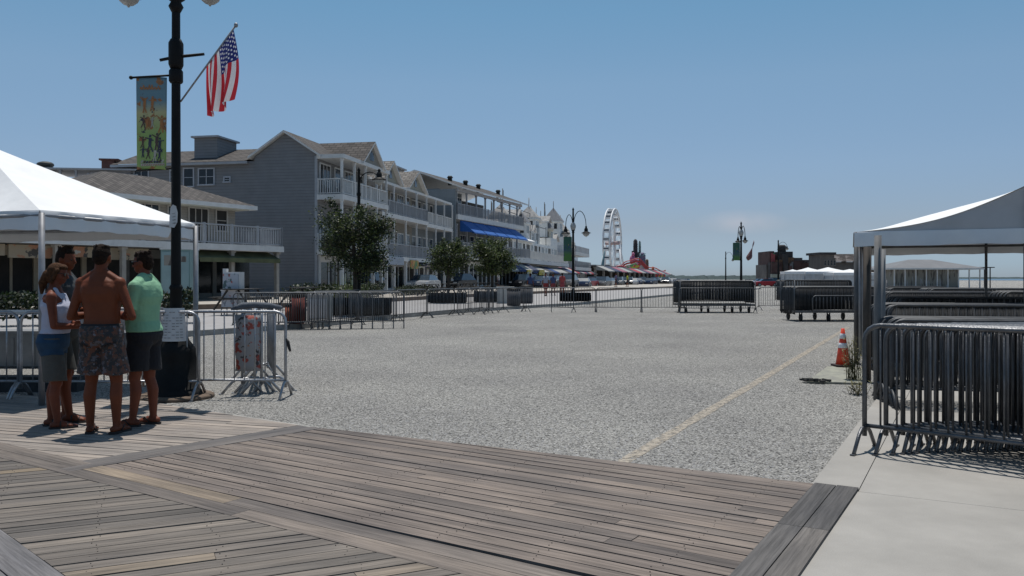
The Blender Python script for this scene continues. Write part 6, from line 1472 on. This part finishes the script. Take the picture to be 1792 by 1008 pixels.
def person(name_label, loc, yaw, H, P, vox=.0085, group=None):
    k = H / 1.8; t = thing('person', name_label, 'person', loc, yaw, group); t.scale = (k, k, k)
    lx, ly = P.get('lean', (0, 0)); lean = lambda z: (lx * max(0, (z - .5)), ly * max(0, (z - .9)))
    fem = P.get('fem', 0); fat = P.get('fat', 1.0)
    TR = [(z, rx * (fat if z < 1.3 else (1 + (fat - 1) * .5)), ry * (1 + (fat - 1) * 1.4 if 1.0 < z < 1.35 else fat), cy + (.02 * (fat - 1) * 10 if 1.0 < z < 1.3 else 0)) for z, rx, ry, cy in TOR]
    hs = P.get('stance', .11); sk = P['skin']
    b = MB(); torso_rings(b, TR, lean, 0, fem)
    l0 = Vector((*lean(1.45), 0)); sw = .178 * (.9 if fem else 1)
    for s in (-1, 1):
        b.ell(l0 + Vector((s * sw, -.005, 1.425)), (.062, .06, .066)); b.cap(l0 + Vector((s * sw * .9, -.01, 1.455)), l0 + Vector((s * .03, -.01, 1.535)), .04, .045)
        if not fem: b.ell(l0 + Vector((s * .085, -.075, 1.36)), (.075, .045, .085)); b.ell(l0 + Vector((s * .08, .07, 1.33)), (.08, .045, .06))
        else: b.ell(l0 + Vector((s * .075, .085, 1.27)), (.065, .06, .062))
    b.cap(l0 + Vector((0, -.008, 1.48)), l0 + Vector((0, .005, 1.62)), .064, .056, 12)
    # legs and feet
    yaws = P.get('feet', (0, 0)); fy = P.get('fy', (0, 0)); feet = []
    for i, s in enumerate((-1, 1)):
        hip = Vector((s * .088 + lean(.9)[0], 0, .90)); kn = Vector((s * (hs * .95), fy[i] * .5 + .015, .50)); an = Vector((s * hs, fy[i], .085))
        b.cap(hip, kn, .092, .058, 14); b.cap(hip + Vector((0, -.03, -.02)), hip.lerp(kn, .4), .09, .078, 12); b.ell(kn + Vector((0, .012, 0)), (.052, .055, .06))
        cf = kn.lerp(an, .33) + Vector((s * .004, -.022, 0)); b.cap(kn, cf, .052, .057, 12); b.cap(cf, an, .057, .035, 12); b.ell(an, (.036, .04, .04))
        fm_ = Matrix.Rotation(yaws[i], 3, 'Z'); F_ = lambda x, y, z: an + fm_ @ Vector((x, y, z - .085))
        b.cap(F_(0, -.045, .042), F_(0, .06, .045), .034, .036, 10); b.cap(F_(0, .03, .05), F_(0, .13, .032), .035, .026, 10); b.cap(F_(-.012, .06, .03), F_(-.02, .145, .028), .026, .022, 8); b.cap(F_(.012, .06, .03), F_(.022, .135, .028), .026, .022, 8)
        for j in range(5): b.cap(F_(s * -(-.034 + .017 * j) * 1, .15 - (j if 1 else 0) * .0 - abs(j - (3.6)) * .004, .024), F_(s * -(-.036 + .018 * j), .186 - (4 - j) * .011, .02), .0105 + (.003 if j == 4 else 0), .009 + (.003 if j == 4 else 0), 7)
        feet.append((an, fm_, s))
    # arms and hands
    arms = []
    for i, s in enumerate((-1, 1)):
        sh = l0 + Vector((s * sw, -.005, 1.425)); el, wr = Vector(P['arms'][i][0]), Vector(P['arms'][i][1])
        b.cap(sh, sh.lerp(el, .4), .053, .048, 12); b.cap(sh.lerp(el, .4), el, .048, .038, 12); b.cap(el, el.lerp(wr, .3), .038, .040, 12); b.cap(el.lerp(wr, .3), wr, .040, .026, 12)
        d = (wr - el).normalized(); d = (d + Vector(P['arms'][i][3] if len(P['arms'][i]) > 3 else (0, 0, 0))).normalized(); hand_prims(b, wr, d, P['arms'][i][2], 1.0, P.get('curl', .8), s); arms.append((sh, el, wr))
    # head
    hy, hp = P.get('head', (0, 0)); HM = Matrix.Rotation(hy, 3, 'Z') @ Matrix.Rotation(hp, 3, 'X'); pv_ = l0 + Vector((0, .0, 1.58)); hd = lambda x, y, z: pv_ + HM @ Vector((x, y, z))
    def hell(m_, c, r): m_.ell(hd(*c), r, 14, 10, 0, HM)
    hell(b, (0, .008, .115), (.074, .092, .103)); hell(b, (0, .035, .06), (.056, .066, .066)); hell(b, (0, .062, .025), (.034, .03, .026)); hell(b, (0, .075, .115), (.052, .024, .018))
    b.cap(hd(0, .098, .11), hd(0, .116, .078), .009, .0135, 8); hell(b, (0, .092, .045), (.024, .014, .006)); hell(b, (0, .09, .035), (.021, .013, .007))
    for s in (-1, 1): hell(b, (s * .076, .0, .095), (.011, .021, .032)); hell(b, (s * .045, .06, .075), (.025, .025, .025))
    remesh(b, vox, 'body', sk, t, 3)
    e = MB()
    for s in (-1, 1): e.ell(hd(s * .03, .089, .103), (.012, .008, .009), 10, 6)
    e.build('eyes', mat('dark_eyes', (.05, .04, .035), .2), t)
    # hair
    h = MB(); st = P.get('hair', 'short')
    if st == 'short':
        hell(h, (0, -.014, .136), (.079, .090, .092)); hell(h, (0, -.04, .095), (.070, .064, .082)); hell(h, (0, .035, .178), (.062, .052, .04))
        for s in (-1, 1): hell(h, (s * .062, .0, .13), (.02, .04, .04))
        hrnd = random.Random(int(H * 1000))
        for j in range(46): a = hrnd.random() * 6.28; u = hrnd.random(); h.cap(hd(.06 * math.cos(a) * (1 - u * .3), -.015 + .07 * math.sin(a) * (1 - u * .3), .17 + u * .035), hd(.068 * math.cos(a + .3), -.01 + .08 * math.sin(a + .3), .185 + u * .045 * P.get('messy', .6)), .014, .007, 6)
    else:
        hell(h, (0, -.014, .133), (.081, .094, .092)); hell(h, (0, -.045, .08), (.072, .066, .095)); hell(h, (0, .04, .18), (.066, .055, .038)); h.cap(hd(0, -.09, .08), hd(.0, -.125, -.02), .055, .045, 10); h.cap(hd(0, -.125, -.02), hd(-.01, -.12, -.13), .045, .018, 10)
        for s in (-1, 1): h.cap(hd(s * .068, .015, .14), hd(s * .07, -.02, .01), .026, .022, 8)
    remesh(h, max(.007, vox), 'hair', P['hairm'], t, 2)
    if P.get('shades'):
        g_ = MB()
        for s in (-1, 1):
            g_.rings([[hd(s * .034 + .031 * math.cos(a), .098 + off - .012 * abs(math.cos(a)), .108 + .019 * math.sin(a)) for a in [2 * math.pi * j / 14 for j in range(14)]] for off in (0, .006)]); g_.tube([hd(s * .062, .088, .115), hd(s * .078, .04, .115), hd(s * .08, -.005, .108)], .0035, 6)
        g_.tube([hd(-.008, .106, .113), hd(.008, .106, .113)], .003, 6); g_.build('sunglasses', mat('black_sunglasses', (.01, .01, .012), .15), t)
    # clothes
    def legwear(z0, flare, m, nm, top=1.04, inf=.016):
        c = MB(); torso_rings(c, [(z, rx, ry, cy) for z, rx, ry, cy in TR if z <= 1.0] + [(top, TR[3][1] * .97, TR[3][2] * .97, 0)], lean, inf, fem)
        for s in (-1, 1): c.cap(Vector((s * .088 + lean(.9)[0], -.03, .88)), Vector((s * .09 + lean(.9)[0], -.025, .86)), .108, .108, 14)
        for i, s in enumerate((-1, 1)):
            hip = Vector((s * .092 + lean(.9)[0], 0, .90)); kn = Vector((s * (hs * .95), fy[i] * .5 + .01, .50)); q = hip.lerp(kn, (.90 - z0) / .40); rr_ = []
            for j in range(9):
                u = j / 8; cpt = (hip + Vector((0, 0, .02))).lerp(q, u); rad = .104 + (flare - .104) * u; rr_.append([(cpt.x + rad * math.cos(a) * (1 + .03 * math.sin(a * 5 + j) * u), cpt.y + rad * 1.04 * math.sin(a) * (1 + .04 * math.sin(a * 4 + i + j * .4) * u), cpt.z + .012 * math.sin(a * 2 + i) * u) for a in [2 * math.pi * n_ / 20 for n_ in range(20)]])
            c.rings(rr_)
        o = remesh(c, vox, nm, m, t, 2); return o
    def top(z0, m, nm, sleeve=.5, inf=.016, collar=False, strap=False):
        zt = 1.50; rows = [(z0, *TR_at(z0)), ] + [r for r in TR if r[0] > z0 + .02 and r[0] <= (1.41 if strap else zt)]
        if strap: rows = [r for r in rows if r[0] < 1.36] + [(1.38, .155, .115, 0), (1.43, .125, .10, -.003), (1.47, .115, .085, -.008)]
        c = MB(); torso_rings(c, [(z, rx, ry, cy) for z, rx, ry, cy in rows], lean, inf, fem)
        if not strap: c.ell(l0 + Vector((0, -.012, 1.475)), (.125, .10, .062))
        if fem:
            for s in (-1, 1): c.ell(l0 + Vector((s * .075, .087, 1.27)), (.077, .07, .074))
        if strap:
            for s in (-1, 1):
                c.cap(l0 + Vector((s * .09, .07, 1.36)), l0 + Vector((s * .09, .01, 1.495)), .05, .040, 8); c.cap(l0 + Vector((s * .09, .01, 1.495)), l0 + Vector((s * .085, -.06, 1.38)), .040, .06, 8)
        else:
            for i, s in enumerate((-1, 1)):
                sh, el, wr = arms[i]; c.ell(sh, (.078, .074, .078)); c.cap(sh, sh.lerp(el, sleeve), .070, .066, 14); c.cap(l0 + Vector((s * sw * .9, -.01, 1.455)), l0 + Vector((s * .05, -.01, 1.52)), .062, .062, 10)
                q = sh.lerp(el, sleeve); d = (el - sh).normalized(); c.tube([q - d * .05, q + d * .05], [.064, .07], 14)
        o = remesh(c, vox, nm, m, t, 2)
        if collar:
            k_ = MB(); rr_ = []
            for (rad, z) in ((.070, 1.515), (.078, 1.545), (.066, 1.565), (.062, 1.55)): rr_.append([(l0.x + rad * math.cos(a), l0.y + rad * math.sin(a) - .002, z - .028 * max(0, math.sin(a))) for a in [2 * math.pi * j / 20 for j in range(20)]])
            k_.rings(rr_, 0, False); k_.build('collar', m, t)
        return o
    def TR_at(z):
        for a, c in zip(TR[:-1], TR[1:]):
            if a[0] <= z <= c[0]: u = (z - a[0]) / (c[0] - a[0]); return tuple(a[q] + (c[q] - a[q]) * u for q in (1, 2, 3))
        return TR[2][1:]
    for f in P['wear']:
        if f[0] == 'legs': legwear(*f[1:])
        else: top(*f[1:-1], **f[-1])
    for an, fm_, s in feet:
        q = MB(); out = [(-.03, -.075), (-.042, -.03), (-.038, .04), (-.05, .1), (-.048, .15), (-.02, .195), (.02, .2), (.046, .16), (.05, .1), (.038, .04), (.042, -.03), (.03, -.075), (0, -.088)]
        pts = [an + fm_ @ Vector((x * s * -1, y, 0)) for x, y in out]; q.prism([(v.x, v.y) for v in pts], .001, .02)
        if P.get('shoe') == 'sandal':
            for yy, hh in ((.03, .085), (.1, .062)): q.tube([an + fm_ @ Vector((x, yy, z - .085)) for x, z in ((-.045, .02), (-.034, hh - .015), (0, hh), (.034, hh - .015), (.045, .02))], .008, 5)
        else:
            for x in (-.042, .042): q.tube([an + fm_ @ Vector((0, .135, -.045)), an + fm_ @ Vector((x * .6, .08, -.012)), an + fm_ @ Vector((x, .02, -.06))], .007, 5)
        q.build('sandal', mat('dark_sandal', (.03, .022, .02), .8), t)
    return t
hair_b = mat('dark_brown_hair', (.02, .011, .007), .85, 0, .5, 40, .8, 90, spec=.15); hair_l = mat('light_brown_hair', (.075, .034, .016), .8, 0, .5, 35, .8, 90, spec=.15)
sk1 = skin_mat('tanned_skin', (.15, .042, .018)); sk2 = skin_mat('pink_tanned_skin', (.16, .048, .026)); sk3 = skin_mat('ruddy_skin', (.17, .052, .028))
floral = blob_mat('dark_floral_print', [((.02, .019, .021), 0), ((.11, .04, .022), .52), ((.09, .085, .10), .57), ((.07, .04, .03), .55), ((.15, .15, .17), .63)], 15, .03)
p = g(181, 758, .03)
person('shirtless man in dark floral board shorts standing with his back to the camera', (p.x, p.y, .031), R(1), 1.79, dict(skin=sk1, hairm=hair_b, stance=.125, lean=(-.03, .02), head=(R(4), R(-8)), feet=(R(16), R(-14)), fat=1.06,
    arms=[((-.295, -.03, 1.11), (-.15, .19, 1.13), (.4, 0, -.6)), ((.285, -.03, 1.11), (.15, .19, 1.12), (-.4, 0, -.6))],
    wear=[('legs', .565, .128, floral, 'board_shorts', 1.03, .018), ('legs', 1.0 - .1, .105, mat('black_waistband', (.012, .012, .014), .8), 'waistband', 1.045, .012)], shoe='flip'))
tankm = mat('white_tank_fabric', (.44, .45, .55), .85, 0, .08, 6, .9, 12); khm = mat('grey_khaki_cloth', (.075, .075, .068), .9, 0, .15, 8, .8, 14); denm = mat('blue_denim', (.015, .05, .10), .9, 0, .2, 12)
p = g(94, 748, .03)
person('woman in a white tank top and grey knee shorts, arms folded, facing right', (p.x, p.y, .031), R(-74), 1.62, dict(skin=sk2, hairm=hair_l, hair='long', fem=1, stance=.10, fy=(-.05, .06), lean=(0, .03), head=(R(-4), R(-10)), feet=(R(-8), R(10)), shades=1, fat=1.10,
    arms=[((-.21, .07, 1.14), (.02, .23, 1.13), (0, -.3, 1), (.8, 0, 0)), ((.21, .05, 1.12), (.02, .25, 1.10), (0, -.2, 1), (-.8, 0, 0))],
    wear=[('legs', .52, .118, khm, 'knee_shorts', .98, .018), ('legs', .80, .116, denm, 'denim_waist', 1.03, .020), ('top', 1.03, tankm, 'tank_top', dict(strap=True, inf=.018))], shoe='sandal'))
polo = mat('mint_green_polo_fabric', (.21, .41, .25), .85, 0, .10, 5, .9, 9)
p = g(252, 744, .03)
person('man in a mint green polo shirt, black shorts and sunglasses, facing left', (p.x, p.y, .031), R(84), 1.74, dict(skin=sk3, hairm=hair_b, stance=.09, fy=(.07, -.05), lean=(0, -.01), head=(R(2), R(-6)), feet=(R(4), R(-4)), shades=1, messy=1.0, fat=1.10,
    arms=[((-.235, .05, 1.13), (-.1, .29, 1.17), (.5, 0, -.5)), ((.235, .03, 1.13), (.12, .27, 1.15), (-.5, 0, -.5))],
    wear=[('legs', .57, .120, mat('black_cotton_shorts', (.010, .010, .013), .9, 0, .2, 6, .4, 25), 'shorts', 1.0, .018), ('top', .97, polo, 'polo_shirt', dict(sleeve=.56, inf=.024, collar=True))], shoe='flip'))
p = g(118, 737, .03)
person('dark haired man in dark clothes mostly hidden behind the woman in the white tank top', (p.x - .05, p.y, .031), R(-88), 1.78, dict(skin=sk1, hairm=hair_b, stance=.10, fy=(-.02, .12), lean=(0, .04), head=(R(-10), R(-5)), feet=(R(-5), R(8)), messy=1.5,
    arms=[((-.235, .05, 1.13), (-.1, .28, 1.17), (.5, 0, -.5)), ((.235, .03, 1.12), (.12, .26, 1.10), (-.5, 0, -.5))],
    wear=[('legs', .55, .118, mat('dark_khaki_cloth', (.045, .042, .035), .9), 'shorts', 1.02, .016), ('top', .95, mat('charcoal_print_shirt', (.04, .045, .05), .9, 0, .5, 14), 'shirt', dict(sleeve=.5, inf=.02))], shoe='sandal'))
# walkers further off
relax = [((-.24, .0, 1.14), (-.25, .06, .88), (1, 0, 0)), ((.24, .0, 1.14), (.25, -.06, .88), (-1, 0, 0))]
wk = [(928, 519, 30, .02, (.03, .05, .12), (.02, .02, .03), 'walker in dark blue clothes behind the dark litter bins'), (955, 518, 160, .3, (.25, .28, .34), (.22, .03, .03), 'walker in a grey top and red shorts behind the barricades'), (968, 517, 200, .1, (.04, .06, .14), (.20, .04, .04), 'walker in a navy top and dark red shorts, left of the twin-arm lamp'), (984, 517, 10, .3, (.30, .05, .05), (.25, .05, .06), 'walker in a red top beside the far planter'), (872, 512, 90, .0, (.5, .5, .5), (.05, .05, .06), 'walker in a white top right of the middle tree'), (1078, 505, 90, .0, (.12, .10, .2), (.03, .03, .04), 'distant walker in purple below the ferris wheel'), (1098, 504.5, 90, .0, (.45, .5, .05), (.03, .03, .04), 'distant walker in a bright yellow-green top below the rides')]
for k, (px, py, yw, ln, c1, c2, lb) in enumerate(wk):
    p = g(px, py, .15); person(lb, (p.x, p.y, .152 if py > 515 else .372), R(yw), 1.72 + .05 * (k % 2), dict(skin=sk3, hairm=hair_b, stance=.09, fy=(.14, -.12), arms=relax, wear=[('legs', .56, .11, mat('walker_shorts_%s' % 'abcdefg'[k], c2, .9), 'shorts'), ('top', .98, mat('walker_top_%s' % 'abcdefg'[k], c1, .9), 'shirt', dict(sleeve=.5, inf=.02))]), vox=.02, group='people walking on the promenade')
